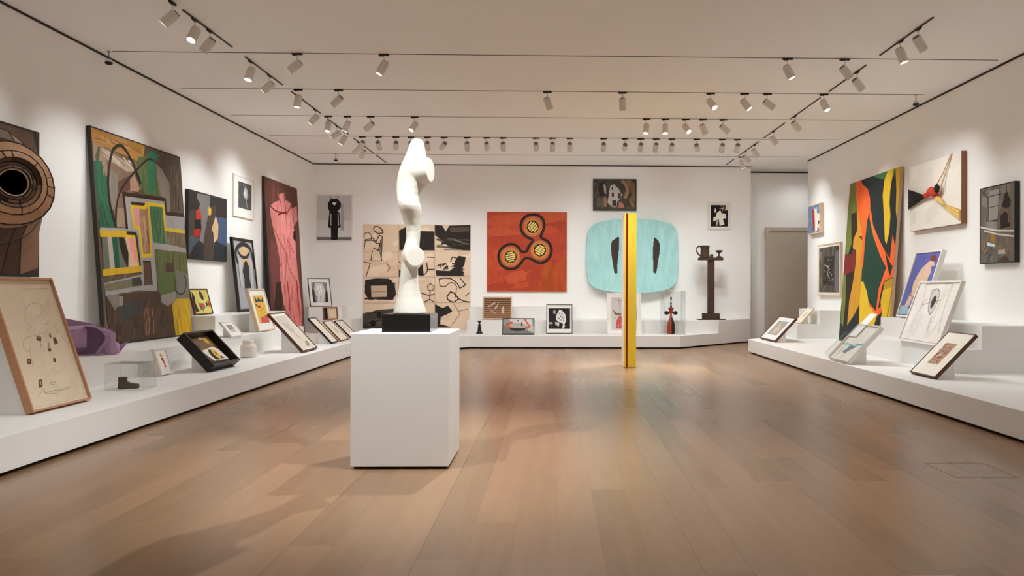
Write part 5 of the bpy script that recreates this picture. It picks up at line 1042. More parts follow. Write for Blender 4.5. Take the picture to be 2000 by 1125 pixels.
# ------------------------------------------------------------------ turquoise curved shape
def shaped():
    t = thing('shaped_painting', 'turquoise bowed shield-shaped canvas with two dark upright marks', 'painting', (2.06, YB, 2.235))
    nx, nz = 220, 190; W, H = 1.155, .955
    def edge(u, v):
        x = u*W*(1-.055*v*v*v*v+.035*(1-u*u)*0)*(1+.035*(1-v*v))
        z = v*H*(1-.17*abs(u)**2.6)
        # rounded corners
        k = max(0, abs(u)-.9)*max(0, abs(v)-.86)
        return x*(1-2.4*k), z*(1-2.8*k)
    marks = ([(-.30, .50), (-.33, .52), (-.40, .46), (-.46, .40), (-.475, .30), (-.465, .05), (-.43, -.25), (-.405, -.46), (-.385, -.49), (-.355, -.49), (-.34, -.46), (-.335, -.25), (-.31, .02), (-.30, .22)],
             [(.46, .52), (.50, .50), (.555, .44), (.59, .33), (.585, .10), (.56, -.10), (.535, -.30), (.52, -.45), (.50, -.48), (.47, -.48), (.45, -.45), (.445, -.20), (.435, .0), (.44, .25), (.45, .40)])
    def inside(p, poly):
        c = False
        for i in range(len(poly)):
            a, b = poly[i-1], poly[i]
            if (a[1] > p[1]) != (b[1] > p[1]) and p[0] < (b[0]-a[0])*(p[1]-a[1])/(b[1]-a[1])+a[0]: c = not c
        return c
    mb = MB(); tq = rgb((160, 206, 204), ALB); dk = rgb((62, 52, 46), 1)
    def P(i, j, back):
        u, v = 2*i/nx-1, 2*j/nz-1
        x, z = edge(u, v)
        d_ = .10+.12*v*v*0+.16*(1-u*u)*.6+.10*v*v
        return (x, -(d_ if not back else max(.012, d_-.06)), z)
    vs_ = [P(i, j, False) for j in range(nz+1) for i in range(nx+1)]
    o0 = len(mb.v)
    fs = []; cs = []
    for j in range(nz):
        for i in range(nx):
            a = j*(nx+1)+i
            u, v = 2*(i+.5)/nx-1, 2*(j+.5)/nz-1
            hit = any(inside((u, v), m_) for m_ in marks)
            mb.add([], []); fs.append((a, a+1, a+nx+2, a+nx+1)); cs.append(dk if hit else tq)
    mb.v += vs_; mb.f += [list(f) for f in fs]; mb.c += cs
    # rim going back
    loop = [(i, 0) for i in range(nx)]+[(nx, j) for j in range(nz)]+[(i, nz) for i in range(nx, 0, -1)]+[(0, j) for j in range(nz, 0, -1)]
    k0 = len(mb.v); n_ = len(loop)
    mb.v += [P(i, j, False) for i, j in loop]+[P(i, j, True) for i, j in loop]
    for k in range(n_):
        mb.f.append([k0+k, k0+(k+1) % n_, k0+n_+(k+1) % n_, k0+n_+k]); mb.c.append(tq)
    o = mb.build('canvas', M_paint, t, recalc=False, colors=True)
    for p in o.data.polygons: p.use_smooth = True
    b = MB(); b.box((-.6, -.12, -.5), (.6, -.003, .5)); b.build('bracing', M_canvas, t)
shaped()

# ------------------------------------------------------------------ knotted relief on the right wall
def knotted():
    t_ = .09; w, h = 1.70, 1.12
    root = thing('knotted_relief', 'white canvas with black, red and yellow knotted cloth high on the right wall', 'relief', (XR-t_-.004, 12.51, 2.41), orient(180, 0))
    MB().box((-w/2, 0, 0), (w/2, t_, h)).build('stretcher', M_umber, root, bevel=.002)
    art('canvas', 'blank_canvas', w, h, root, y=-.001, material=M_print)
    P = lambda u, v, d=.02: Vector((-w/2+u*w, -d, v*h))
    mblk = mat('black_cloth', (34, 29, 29), .85, var=.3, scale=14, bump=.4); mred = mat('red_cloth', (196, 62, 40), .8, var=.2, scale=14, bump=.4)
    myel = mat('yellow_cloth', (222, 188, 108), .85, var=.12, scale=10, bump=.3); mcord = mat('cord', (206, 172, 130), .8)
    def fan(name, m, a0, a1, b0, b1, folds, amp):
        nn = 36; rs = []
        for s in range(9):
            f = s/8; row = []
            for i in range(nn+1):
                g = i/nn
                p0 = a0.lerp(a1, g); p1 = b0.lerp(b1, g); p = p0.lerp(p1, f)
                row.append((p.x, -.006-(.02+.035*f)-amp*(.4+.6*f)*math.cos(g*folds*2*PI), p.z))
            rs.append(row)
        mb = MB(); mb.rings(rs, False, None, False)
        o = mb.build(name, m, root, smooth=True)
        so = o.modifiers.new('thick', 'SOLIDIFY'); so.thickness = .006
    fan('black_cloth', mblk, P(.0, .66), P(.0, .34), P(.40, .50), P(.40, .46), 6, .012)
    fan('yellow_cloth', myel, P(1, .20), P(1, .04), P(.77, .30), P(.77, .26), 3, .008)
    MB().tube([P(.77, .28, .05), P(.72, .33, .06), P(.67, .38, .06), P(.62, .43, .06)], [.02, .03, .045, .03], 10).build('yellow_tail', myel, root, smooth=True)
    MB().tube([P(.38, .485, .05), P(.42, .49, .07), P(.45, .475, .07), P(.50, .51, .08), P(.56, .53, .09), P(.61, .49, .09), P(.64, .44, .07)], [.03, .045, .03, .05, .07, .06, .03], 12).build('red_knot', mred, root, smooth=True)
    MB().tube([P(.58, .56, .08), P(.63, .52, .10), P(.655, .46, .08)], [.02, .03, .02], 10).build('red_loop', mred, root, smooth=True)
    MB().lathe([(.0, -.07), (.035, -.055), (.05, 0), (.035, .05), (.0, .08)], 14, tuple(P(.665, .545, .09))).build('black_knot', mblk, root, smooth=True)
    MB().tube([P(.60, .55, .08), P(.70, .74, .03), P(.835, .998, .012)], .009, 8).build('cord', mcord, root, smooth=True)
    MB().tube([P(.70, .50, .08), P(.745, .72, .03), P(.845, .998, .012)], .009, 8).build('cord', mcord, root, smooth=True)
knotted()

# ------------------------------------------------------------------ stitched canvas relief, left edge
def stitched():
    root = thing('canvas_relief', 'stitched brown canvas relief with a protruding black hole at the left edge', 'relief', (XL+.004, 8.15, 1.51))
    # panel in the y-z plane, x out of the wall
    y0, y1, h = -1.15, 1.12, 1.72
    mb = MB(); mb.box((0, y0, 0), (.09, y1, h)); mb.build('box_frame', M_dark, root, bevel=.003)
    rnd = random.Random(5)
    tones = [(124, 94, 72), (104, 78, 60), (146, 112, 88), (88, 66, 52), (112, 92, 76), (84, 58, 44), (134, 106, 86), (70, 54, 44)]
    # flat panels radiating from the cone foot
    cb = Vector((.10, .25, .95)); cm = Vector((.50, .08, .985)); ax = Vector((.80, -.60, .04)).normalized()
    A = Vector((0, 0, 1)).cross(ax).normalized(); B = ax.cross(A).normalized()
    N_ = 24
    def ring(c, r, axis_mix=1.0, sq=1.0):
        out = []
        for i in range(N_):
            a = 2*PI*i/N_
            wob = 1+.025*math.sin(3*a+c.x*9)
            flat = Vector((0, math.cos(a), math.sin(a)))
            til = A*math.cos(a)+B*math.sin(a)
            dv = flat.lerp(til, axis_mix)
            out.append(tuple(c+dv*r*wob))
        return out
    prof = [(cb, .86, 0), (cb.lerp(cm, .25)+Vector((.03, 0, 0)), .64, .35), (cb.lerp(cm, .62), .48, .8), (cb.lerp(cm, .80)+ax*.0, .445, 1), (cb.lerp(cm, .93)+ax*.02, .34, 1), (cm+ax*.03, .265, 1), (cm+ax*.0, .225, 1), (cm+ax*.02, .185, 1), (cm+ax*.03, .155, 1), (cm+ax*.01, .140, 1)]
    rs = [ring(c, r, m_) for c, r, m_ in prof]
    # the foot ring is squared onto the panel
    foot = []
    for i in range(N_):
        p = Vector(rs[0][i]); foot.append((.092, min(max(p.y, y0+.03), y1-.03), min(max(p.z, .03), h-.03)))
    rs[0] = foot
    outer = []
    for i in range(N_):
        a = 2*PI*i/N_; dv = Vector((0, math.cos(a), math.sin(a)))
        s = min((y1-.025-cb.y)/max(.001, dv.y) if dv.y > 0 else (y0+.025-cb.y)/min(-.001, dv.y), (h-.025-cb.z)/max(.001, dv.z) if dv.z > 0 else (.025-cb.z)/min(-.001, dv.z))
        outer.append((.092, cb.y+dv.y*s, cb.z+dv.z*s))
    rs[0] = outer
    mb = MB(); seams = MB()
    for k in range(len(rs)-1):
        cuts = sorted(rnd.sample(range(N_), 7 if k < 3 else 5))
        tone = None
        for i in range(N_):
            if i in cuts or tone is None:
                g = rnd.uniform(.9, 1.15); b_ = rnd.choice(tones if k not in (3, 4) else [(186, 146, 114), (176, 136, 106), (160, 124, 98)])
                tone = rgb(b_, g)
                if i in cuts: seams.tube([rs[k][i], Vector(rs[k][i]).lerp(Vector(rs[k+1][i]), .5), rs[k+1][i]], .006, 6)
            j = (i+1) % N_
            mb.add([rs[k][i], rs[k][j], rs[k+1][j], rs[k+1][i]], [(0, 1, 2, 3)], tone)
        if k > 0: seams.tube(rs[k]+[rs[k][0]], .007 if k != 3 else .009, 6)
    # black strips between panels below and above the cone
    o = mb.build('stitched_canvas', M_metalpatch, root, colors=True)
    seams.build('seam_wire', M_wire, root, smooth=True)
    hole = MB(); r0 = [Vector(p) for p in rs[-1]]
    hole.rings([[tuple(p) for p in r0], [tuple(p-ax*.28) for p in r0]], True)
    # open mouth: drop the front cap
    hole.f.pop(-2); hole.c.pop(-2)
    hole.build('dark_hole', M_void, root)
    rim = MB(); rim.tube(rs[-1]+[rs[-1][0]], .008, 6); rim.build('pale_rim', M_pale, root, smooth=True)
stitched()

# ------------------------------------------------------------------ white sculpture on its plinth
pl = thing('plinth', 'tall square white plinth carrying the white sculpture', 'plinth', (-1.178, 6.28, 0))
MB().box((-.377, -.34, .02), (.377, .34, 1.047)).build('body', M_plat, pl, bevel=.004)
MB().box((-.352, -.315, .001), (.352, .315, .02)).build('toe_gap', M_black, pl)
def sculpture():
    root = thing('sculpture', 'white organic torso-like sculpture on a black block', 'sculpture', (-1.155, 6.26, 1.048))
    MB().box((-.19, -.19, 0), (.19, .19, .142)).build('granite_base', M_granite, root, bevel=.002)
    S = .004173
    def X(px): return (px-1080)*S+1.155-.0
    def Z(py): return 1.4+(562-py)*S-1.048
    prof = [  # py, left px, right px, centre shift toward the viewer (m), depth factor
        (273, 808, 820, .0, .8), (276, 804, 826, .0, .85), (284, 800.5, 828.5, 0, .9), (292, 797.5, 830, 0, .92), (300, 795, 831.5, 0, .92), (312, 790, 834, .0, .9),
        (324, 784, 838, -.005, .85), (336, 779.5, 841, -.012, .8), (348, 776.5, 838, -.018, .8), (360, 775, 832, -.02, .85), (372, 775, 824, -.012, .95),
        (384, 777, 818, .01, 1.05), (396, 778.5, 820.5, .026, 1.1), (404, 780.5, 823.5, .03, 1.1), (412, 783, 824.3, .026, 1.08), (420, 785.5, 824, .016, 1.02), (430, 788, 822.5, .004, .98),
        (442, 792.5, 821.5, -.006, .98), (454, 795, 821.3, -.008, 1), (466, 794.5, 820.8, -.006, 1), (478, 791.8, 820, 0, 1), (490, 788, 820, .0, .95),
        (502, 786, 819, 0, .95), (514, 785.5, 817.5, 0, .98), (526, 784.5, 817, 0, 1), (540, 783.2, 817.3, 0, 1), (554, 782, 818, 0, 1), (568, 780, 820.5, 0, 1), (582, 777, 824, 0, 1), (594, 774, 828.5, 0, 1), (604, 771.5, 832, 0, 1), (613.5, 770, 834.5, 0, 1)]
    n_ = 40; rs = []
    for py, l, r_, sh, df in prof:
        cx, rx = (X(l)+X(r_))/2, (X(r_)-X(l))/2
        z = Z(py)
        rs.append([(cx+rx*math.cos(2*PI*i/n_), -sh+rx*df*math.sin(2*PI*i/n_), z) for i in range(n_)])
    zb = rs[-1][0][2]
    rs = [[(x, y, max(z, .143) if k == len(rs)-1 else z) for x, y, z in r_] for k, r_ in enumerate(rs)]
    body = MB(); body.rings(rs)
    def stub(p0, p1, n0, n1, r0, r1, m_=7):
        """oval limb stump from p0 to p1; r=(half height, half width); end face looks along n1"""
        out = []
        for k in range(m_):
            f = k/(m_-1); e = f*f*(3-2*f)
            c = Vector(p0).lerp(Vector(p1), f); nn = Vector(n0).lerp(Vector(n1), f).normalized()
            side = nn.cross(Vector((0, 0, 1))).normalized(); up = side.cross(nn).normalized()
            hh = r0[0]+(r1[0]-r0[0])*e; ww = r0[1]+(r1[1]-r0[1])*e
            out.append([tuple(c+up*hh*math.cos(2*PI*i/28)+side*ww*math.sin(2*PI*i/28)) for i in range(28)])
        body.rings(out)
    stub((X(806), -.0, Z(334)), (X(842.5), -.03, Z(335)), (1, -.1, 0), (.965, -.26, .03), (.135, .09), (.098, .085))
    stub((X(801), .01, Z(503)), (X(816.5), -.105, Z(503)), (.35, -1, 0), (.5, -.86, .10), (.085, .07), (.084, .082))
    o = body.build('figure', M_plaster, root)
    rm = o.modifiers.new('remesh', 'REMESH'); rm.mode = 'VOXEL'; rm.voxel_size = .0065; rm.use_smooth_shade = True
    sm = o.modifiers.new('smooth', 'SMOOTH'); sm.factor = .5; sm.iterations = 7
    bpy.context.view_layer.update()
    dg = bpy.context.evaluated_depsgraph_get()
    me = bpy.data.meshes.new_from_object(o.evaluated_get(dg)); o.modifiers.clear(); o.data = me
    for p in me.polygons: p.use_smooth = True
    if not me.materials: me.materials.append(M_plaster)
sculpture()

# ------------------------------------------------------------------ striped column
def column():
    w, dp, h = .212, .5, 2.72
    cream, yel, red, org = rgb((238, 228, 214), 1.05), rgb((232, 200, 60), 1.1), rgb((128, 22, 20), 1), rgb((226, 150, 70), 1)
    mb = MB(); x0 = -w/2
    st = [(0, .030, yel), (.030, .060, red), (.060, .068, org), (.068, .205, yel), (.205, w, rgb((236, 212, 110), 1))]
    for a, b, c in st: mb.add([(x0+a, 0, .008), (x0+b, 0, .008), (x0+b, 0, h), (x0+a, 0, h)], [(0, 1, 2, 3)], c)
    mb.add([(x0, 0, .008), (x0, dp, .008), (x0, dp, h), (x0, 0, h)], [(0, 3, 2, 1)], cream)
    mb.add([(-x0, 0, .008), (-x0, dp, .008), (-x0, dp, h), (-x0, 0, h)], [(0, 1, 2, 3)], yel)
    mb.add([(x0, dp, .008), (-x0, dp, .008), (-x0, dp, h), (x0, dp, h)], [(0, 3, 2, 1)], cream)
    mb.add([(x0, 0, h), (-x0, 0, h), (-x0, dp, h), (x0, dp, h)], [(0, 1, 2, 3)], yel)
    mb.add([(x0, 0, .008), (-x0, 0, .008), (-x0, dp, .008), (x0, dp, .008)], [(0, 3, 2, 1)], cream)
    t = thing('striped_column', 'tall upright column painted yellow, dark red and cream standing on the floor', 'sculpture', (1.36, 13.49, 0))
    mb.build('shaft', M_gloss, t, recalc=True, colors=True)
    MB().box((x0+.008, .008, 0), (-x0-.008, dp-.008, .0078)).build('foot', mat('foot_wood', (190, 120, 90), .6), t)
column()

# ------------------------------------------------------------------ small objects
def purple():
    root = thing('folded_sculpture', 'purple folded sheet sculpture in front of the big leaning painting', 'sculpture', (-5.28, 8.93, Z2), (0, 0, R(30.5)))
    k = .0059
    U = lambda px: (px-200)*k
    Zp_ = lambda py: (694-py)*k
    mb = MB()
    # front shell: curls over from the front edge to the top
    prof = [(.02, .10), (.0, .14), (-.01, .2), (.0, .26), (.03, .305), (.09, .335), (.17, .342), (.26, .33)]
    inn = [(y+.012 if i < 4 else y, z-.012 if i >= 4 else z) for i, (y, z) in enumerate(prof)]
    def shell(u0, u1, outer, dzl=0):
        a = [(u0, y, z+dzl) for y, z in outer]; b = [(u1, y, z) for y, z in outer]
        ia = [(u0, y+.012, z-.010+dzl) for y, z in outer]; ib = [(u1, y+.012, z-.010) for y, z in outer]
        n_ = len(outer)
        vs_ = a+b+ia+ib; fs = []
        for i in range(n_-1):
            fs += [(i, i+1, n_+i+1, n_+i), (2*n_+i, 3*n_+i, 3*n_+i+1, 2*n_+i+1), (i, 2*n_+i, 2*n_+i+1, i+1), (n_+i, n_+i+1, 3*n_+i+1, 3*n_+i)]
        fs += [(0, n_, 3*n_, 2*n_), (n_-1, 3*n_-1, 4*n_-1, 2*n_-1)]
        mb.add(vs_, fs)
    shell(-.48, U(191), prof, -.02)
    # arch opening to the right of the shell (a tunnel looking at the viewer)
    def arch(u0, u1, zb, zt, y0, y1, th=.014, n_=14):
        ro = []; ri = []
        cx = u0; 
        for i in range(n_+1):
            a = PI/2*i/n_*1.65-.0
            ro.append((cx+(u1-u0)*math.sin(min(a, PI)), zb+(zt-zb)*(.5+.5*math.cos(a*1.05))))
        vs_ = []
        for x, z in ro: vs_ += [(x, y0, z), (x, y1, z), (x-th*.8, y0+.001, z-th*.7), (x-th*.8, y1, z-th*.7)]
        fs = []
        for i in range(n_):
            q_ = 4*i
            fs += [(q_, q_+4, q_+5, q_+1), (q_+2, q_+3, q_+7, q_+6), (q_, q_+2, q_+6, q_+4), (q_+1, q_+5, q_+7, q_+3)]
        fs += [(0, 1, 3, 2), (4*n_, 4*n_+2, 4*n_+3, 4*n_+1)]
        mb.add(vs_, fs)
    arch(U(189), U(223), .07, .345, -.02, .24)
    # dark inside wall behind the opening
    mb.prism_y([(U(191), .06), (U(221), .06), (U(221), .24), (U(208), .33), (U(191), .33)], .22, .235)
    # folded post at the right
    mb.prism([(U(222), -.03), (U(231), -.055), (U(240), -.02), (U(238), .10), (U(229), .07), (U(221), .08)], .0, .235)
    mb.add([(U(221), -.03, .235), (U(240), -.02, .235), (U(238), .10, .235), (U(236), .0, .255), (U(221), .14, .30), (U(215), .0, .30)], [(0, 1, 3, 5), (1, 2, 4, 3), (3, 4, 5), (0, 5, 4, 2, 1)])
    # struts at the foot
    mb.prism_y([(U(224), .19), (U(228), .17), (U(209), .012), (U(204), .012)], -.05, -.035)
    mb.prism_y([(U(219), .13), (U(222), .12), (U(231), .0), (U(226), .0)], -.05, -.035)
    mb.box((U(204), -.06, 0), (U(238), .02, .014))
    # back flap rising behind
    fl = [(U(138), .33), (U(138), .405), (U(142), .425), (U(156), .418), (U(195), .36), (U(232), .285), (U(241), .235), (U(239), .20), (U(190), .31)]
    mb.prism_y(fl, .29, .305)
    mb.prism_y([(U(139), 0), (U(239), 0), (U(239), .22), (U(190), .32), (U(139), .34)], .305, .318)
    # floor strip and pointed tail
    mb.box((-.46, -.02, 0), (U(206), .30, .012))
    mb.add([(U(238), -.0, .0), (U(246), .02, .02), (U(263), .06, .155), (U(247), .10, .115), (U(238), .10, .16), (U(238), .13, .0)], [(0, 1, 2, 3, 4), (0, 5, 4), (5, 1, 2), (5, 2, 3, 4), (0, 1, 5)])
    # lower dark recess front lip
    mb.prism_y([(U(150), .085), (U(183), .085), (U(176), .02), (U(152), .02)], .14, .15)
    mb.build('folded_body', M_purple, root, bevel=.004)
    MB().lathe([(.0, -.004), (.012, -.003), (.012, .004), (0, .005)], 12, (U(168), -.01, .285)).build('rivet', mat('rivet', (90, 80, 84), .4), root)
purple()

def vitrine(name, label, loc, sx, sy, sz, rotz=0):
    root = thing(name, label, 'display case', loc, (0, 0, rotz))
    a, b, t = sx/2, sy/2, .006
    mb = MB()
    mb.box((-a, -b, 0), (a, -b+t, sz)); mb.box((-a, b-t, 0), (a, b, sz)); mb.box((-a, -b+t, 0), (-a+t, b-t, sz)); mb.box((a-t, -b+t, 0), (a, b-t, sz)); mb.box((-a, -b, sz), (a, b, sz+t))
    mb.build('acrylic_shell', M_acr, root)
    e = .004; mb = MB()
    for x in (-a, a):
        for y in (-b, b): mb.box((x-e, y-e, 0), (x+e, y+e, sz+t))
    for x in (-a, a): mb.box((x-e, -b, sz), (x+e, b, sz+2*e))
    for y in (-b, b): mb.box((-a, y-e, sz), (a, y+e, sz+2*e)); mb.box((-a, y-e, 0), (a, y+e, 2*e))
    mb.build('polished_edges', M_edge, root)
    return root
vitrine('acrylic_case', 'low clear box over the small boot on the left platform', (-4.555, 8.40, Zp), .385, .29, .275)
def boot():
    root = thing('boot', 'small brown felt boot inside the low clear box', 'boot', (-4.585, 8.40, Zp), (0, 0, R(24)))
    # loft from sole to ankle, toe towards +x
    L_ = [(.0, -.095, .105, .038), (.012, -.097, .108, .040), (.03, -.095, .105, .038), (.05, -.093, .085, .036), (.066, -.092, .02, .036), (.08, -.092, -.005, .036), (.10, -.094, -.008, .038), (.117, -.092, -.002, .040)]
    rs = []
    for z, a, b, w in L_:
        cx, rx = (a+b)/2, (b-a)/2
        rs.append([(cx+rx*math.copysign(abs(math.cos(t))**.8, math.cos(t)), w*math.copysign(abs(math.sin(t))**.8, math.sin(t)), z+(.018*max(0, math.cos(t))**3 if z < .05 and z > 0 else 0)) for t in [2*PI*i/24 for i in range(24)]])
    o = MB().rings(rs).build('boot_body', M_boot, root, smooth=True)
    MB().lathe([(.036, 0), (.040, .0), (.041, .012), (.036, .014)], 20, (-.049, 0, .112), sx=1.1).build('cuff', M_boot, root)
boot()
o = MB().lathe([(.09, 0), (.112, .006), (.118, .02), (.118, .17), (.112, .19), (.086, .205), (.08, .215), (.08, .262), (.074, .272), (.0, .274)], 36).build('jar', M_ceramic, smooth=False)
o.location = (-4.76, 12.12, Zp); o.data.polygons.foreach_set('use_smooth', [True]*len(o.data.polygons)); tag(o, 'plain white ceramic jar on the left platform beside the black box frame', 'jar')

def tower():
    root = thing('figurine', 'small dark tower-shaped statuette near the left end of the end wall platform', 'statuette', (-1.76, 18.45, Zp))
    def sq(w, z): return [(-w, -w, z), (w, -w, z), (w, w, z), (-w, w, z)]
    mb = MB(); mb.rings([sq(.075, 0), sq(.075, .02), sq(.062, .025), sq(.058, .05), sq(.042, .075), sq(.034, .15), sq(.026, .19)]); mb.build('lower_tower', M_bronze, root, bevel=.002)
    mb = MB(); mb.rings([sq(.045, .19), sq(.045, .20), sq(.024, .205), sq(.018, .27)]); mb.build('upper_tower', M_bronze, root, bevel=.002)
    mb = MB(); mb.rings([sq(.026, .27), sq(.042, .285), sq(.044, .305), sq(.03, .308)]); mb.build('capital', M_bronze, root, bevel=.002)
tower()

def red_figure():
    root = thing('figurine', 'slim red and black wooden figure with leaf ears inside the tall clear case', 'statuette', (2.86, 18.55, Zp))
    red, blk = rgb((168, 60, 40), 1.1), rgb((38, 30, 28), 1)
    mb = MB(); n_ = 32
    pr = [(.0, 0), (.096, 0), (.098, .12), (.098, .2), (.088, .26), (.06, .33), (.035, .39), (.027, .43), (.024, .48), (.03, .51), (.05, .56), (.072, .625), (.0, .632)]
    for (r0, z0), (r1, z1) in zip(pr, pr[1:]):
        for i in range(n_):
            a0, a1 = 2*PI*i/n_, 2*PI*(i+1)/n_
            c = blk if (math.cos((a0+a1)/2) > .02 and z1 < .4) else red
            mb.add([(r0*math.cos(a0), r0*math.sin(a0), z0), (r0*math.cos(a1), r0*math.sin(a1), z0), (r1*math.cos(a1), r1*math.sin(a1), z1), (r1*math.cos(a0), r1*math.sin(a0), z1)], [(0, 1, 2, 3)], c)
    mb.build('body', M_gloss, root, colors=True)
    for s in (-1, 1):
        e = MB(); lf = []
        for i in range(20):
            t = 2*PI*i/20; lf.append((s*(.095+.068*math.cos(t)), .505+.045*math.sin(t)*(1+.3*math.cos(t))+s*0))
        e.prism_y(lf, -.012, .012).build('leaf_ear', M_bfr, root, bevel=.004)
    f = MB(); f.lathe([(.0, .632), (.03, .634), (.014, .70), (.024, .745), (.01, .76), (.008, .80), (.022, .84), (.022, .88), (.0, .905)], 16).build('finial', M_bfr, root, smooth=True)
red_figure()
vitrine('acrylic_case', 'tall narrow clear case over the red and black figure', (2.88, 18.40, Zp), .5, .6, 1.03)

def rust():
    root = thing('metal_sculpture', 'rusty post sculpture topped with a jug and small cup on the end wall step', 'sculpture', (3.98, 19.28, Z2))
    k = .01287
    MB().box((-.34, -.2, .0), (.34, .2, .016)).build('base_plate', M_rust, root)
    MB().box((-.20, -.14, .016), (.20, .14, .165)).build('base_block', M_rust, root, bevel=.006)
    MB().box((-.078, -.07, .165), (.078, .07, 1.50)).build('post', M_rust, root, bevel=.006)
    MB().box((-.31, -.12, 1.50), (.29, .12, 1.565)).build('shelf', M_rust, root, bevel=.006)
    MB().lathe([(.0, 0), (.135, 0), (.125, .03), (.112, .08), (.106, .2), (.118, .29), (.128, .30), (.112, .302), (.098, .26), (.0, .20)], 28, (-.155, 0, 1.565)).build('jug', M_rust, root, smooth=True)
    MB().tube([(-.255, 0, 1.60), (-.32, 0, 1.65), (-.365, 0, 1.73), (-.36, 0, 1.81), (-.32, 0, 1.85), (-.26, 0, 1.845)], .018, 10).build('jug_handle', M_rust, root, smooth=True)
    MB().lathe([(.0, 0), (.04, 0), (.042, .07), (.036, .085), (.0, .085)], 14, (.02, 0, 1.565)).build('knob', M_rust, root)
    MB().lathe([(.0, 0), (.075, .0), (.06, .02), (.02, .035), (.016, .10), (.03, .12), (.085, .15), (.095, .185), (.085, .18), (.03, .135), (.0, .135)], 22, (.205, 0, 1.565)).build('small_cup', M_rust, root, smooth=True)
    MB().tube([(.14, 0, 1.575), (.2, 0, 1.60), (.27, 0, 1.575)], .02, 8).build('cup_foot', M_rust, root, smooth=True)
rust()

# ------------------------------------------------------------------ ceiling tracks and spotlights
ROWS = [10.58, 12.50, 14.43, 16.36, 18.5]
RN = ['nearest', 'second', 'third', 'fourth', 'farthest']
for y, nme, (xa, xb) in zip(ROWS, RN, ((-6.0, 6.2), (-6.0, 6.1), (-6.0, 6.2), (-6.0, 6.15), (-6.0, 6.15))):
    o = MB().box((xa, y-.009, ZC-.004), (xb, y+.009, ZC-.0005)).build('light_track', M_track)
    tag(o, '%s of the thin tracks running across the ceiling' % nme, 'light track', 'crosswise ceiling tracks')
SEG_L = [(8.96, 10.32), (10.76, 12.23), (12.64, 14.2), (14.66, 16.16), (16.54, 18.35), (18.62, 19.75)]
SEG_R = [(8.93, 10.40), (10.86, 12.34), (12.75, 14.33), (14.69, 16.2), (16.6, 18.4), (18.85, 19.8)]
ORD = ['first', 'second', 'third', 'fourth', 'fifth', 'last']
for x, segs, sd in ((-4.28, SEG_L, 'left'), (4.46, SEG_R, 'right')):
    for i, (a, b) in enumerate(segs):
        o = MB().box((x-.011, a, ZC-.012), (x+.011, b, ZC-.0005)).build('light_track', M_track)
        tag(o, '%s black lengthwise ceiling track segment from the viewer on the %s' % (ORD[i], sd), 'light track', 'lengthwise ceiling tracks')

n_ = 20
def ringz(r, z): return [(r*math.cos(2*PI*i/n_), r*math.sin(2*PI*i/n_), z) for i in range(n_)]
_ho = MB(); _ho.rings([ringz(.0, .055), ringz(.05, .055), ringz(.056, .048), ringz(.056, -.135), ringz(.050, -.135), ringz(.046, -.075), ringz(.0, -.075)], False)
_cap = MB(); _cap.rings([ringz(.040, .0555), ringz(.040, .066), ringz(.0, .066)], False)
_le = MB(); _le.rings([ringz(.0, -.0755), ringz(.044, -.0755), ringz(.044, -.082), ringz(.0, -.082)], False)
proto = {}
def make_head():
    r = bpy.data.objects.new('track_spotlight', None); r.empty_display_size = .1; C.objects.link(r)
    ad = MB(); ad.box((-.07, -.013, -.026), (.07, .013, -.004)); ad.box((-.055, -.009, -.036), (-.03, .009, -.026)); ad.box((-.02, -.009, -.036), (.0, .009, -.026))
    a = ad.build('track_adapter', M_track, r)
    s = MB(); s.lathe([(.007, -.125), (.007, -.026)], 10); s.box((-.018, -.007, -.145), (.018, .007, -.120)); st = s.build('stem', M_head, r)
    h = _ho.build('housing', M_head, r, smooth=False); c = _cap.build('end_cap', M_cap, h); l = _le.build('lens', M_lens, h)
    proto['r'] = r
    return r
first = [True]
def head(x, y, target, label, group, along='x', watts=None, cone=48, size=.045):
    if not proto: make_head()
    src = proto['r']
    if first[0]: r = src; first[0] = False; kids = list(src.children)
    else:
        r = src.copy(); C.objects.link(r); kids = []
        for ch in src.children:
            c = ch.copy(); C.objects.link(c); c.parent = r; kids.append(c)
            for g in ch.children:
                d_ = g.copy(); C.objects.link(d_); d_.parent = c
    r.location = (x, y, ZC); tag(r, label, 'spotlight', group)
    piv = Vector((x, y, ZC-.165))
    dv = (Vector(target)-piv).normalized()
    for k in kids:
        if k.name.startswith('housing'):
            k.location = (0, 0, -.165); k.rotation_euler = dv.to_track_quat('-Z', 'Y').to_euler()
        if k.name.startswith('track_adapter') and along == 'y': k.rotation_euler = (0, 0, PI/2)
    if watts is None: watts = WALL_W
    if watts > 0: spot('spotlight_beam', piv+dv*.15, Vector(target), watts, cone*1.12, .95, size)
def px_x(px, y): return (px-1080)/1500*y
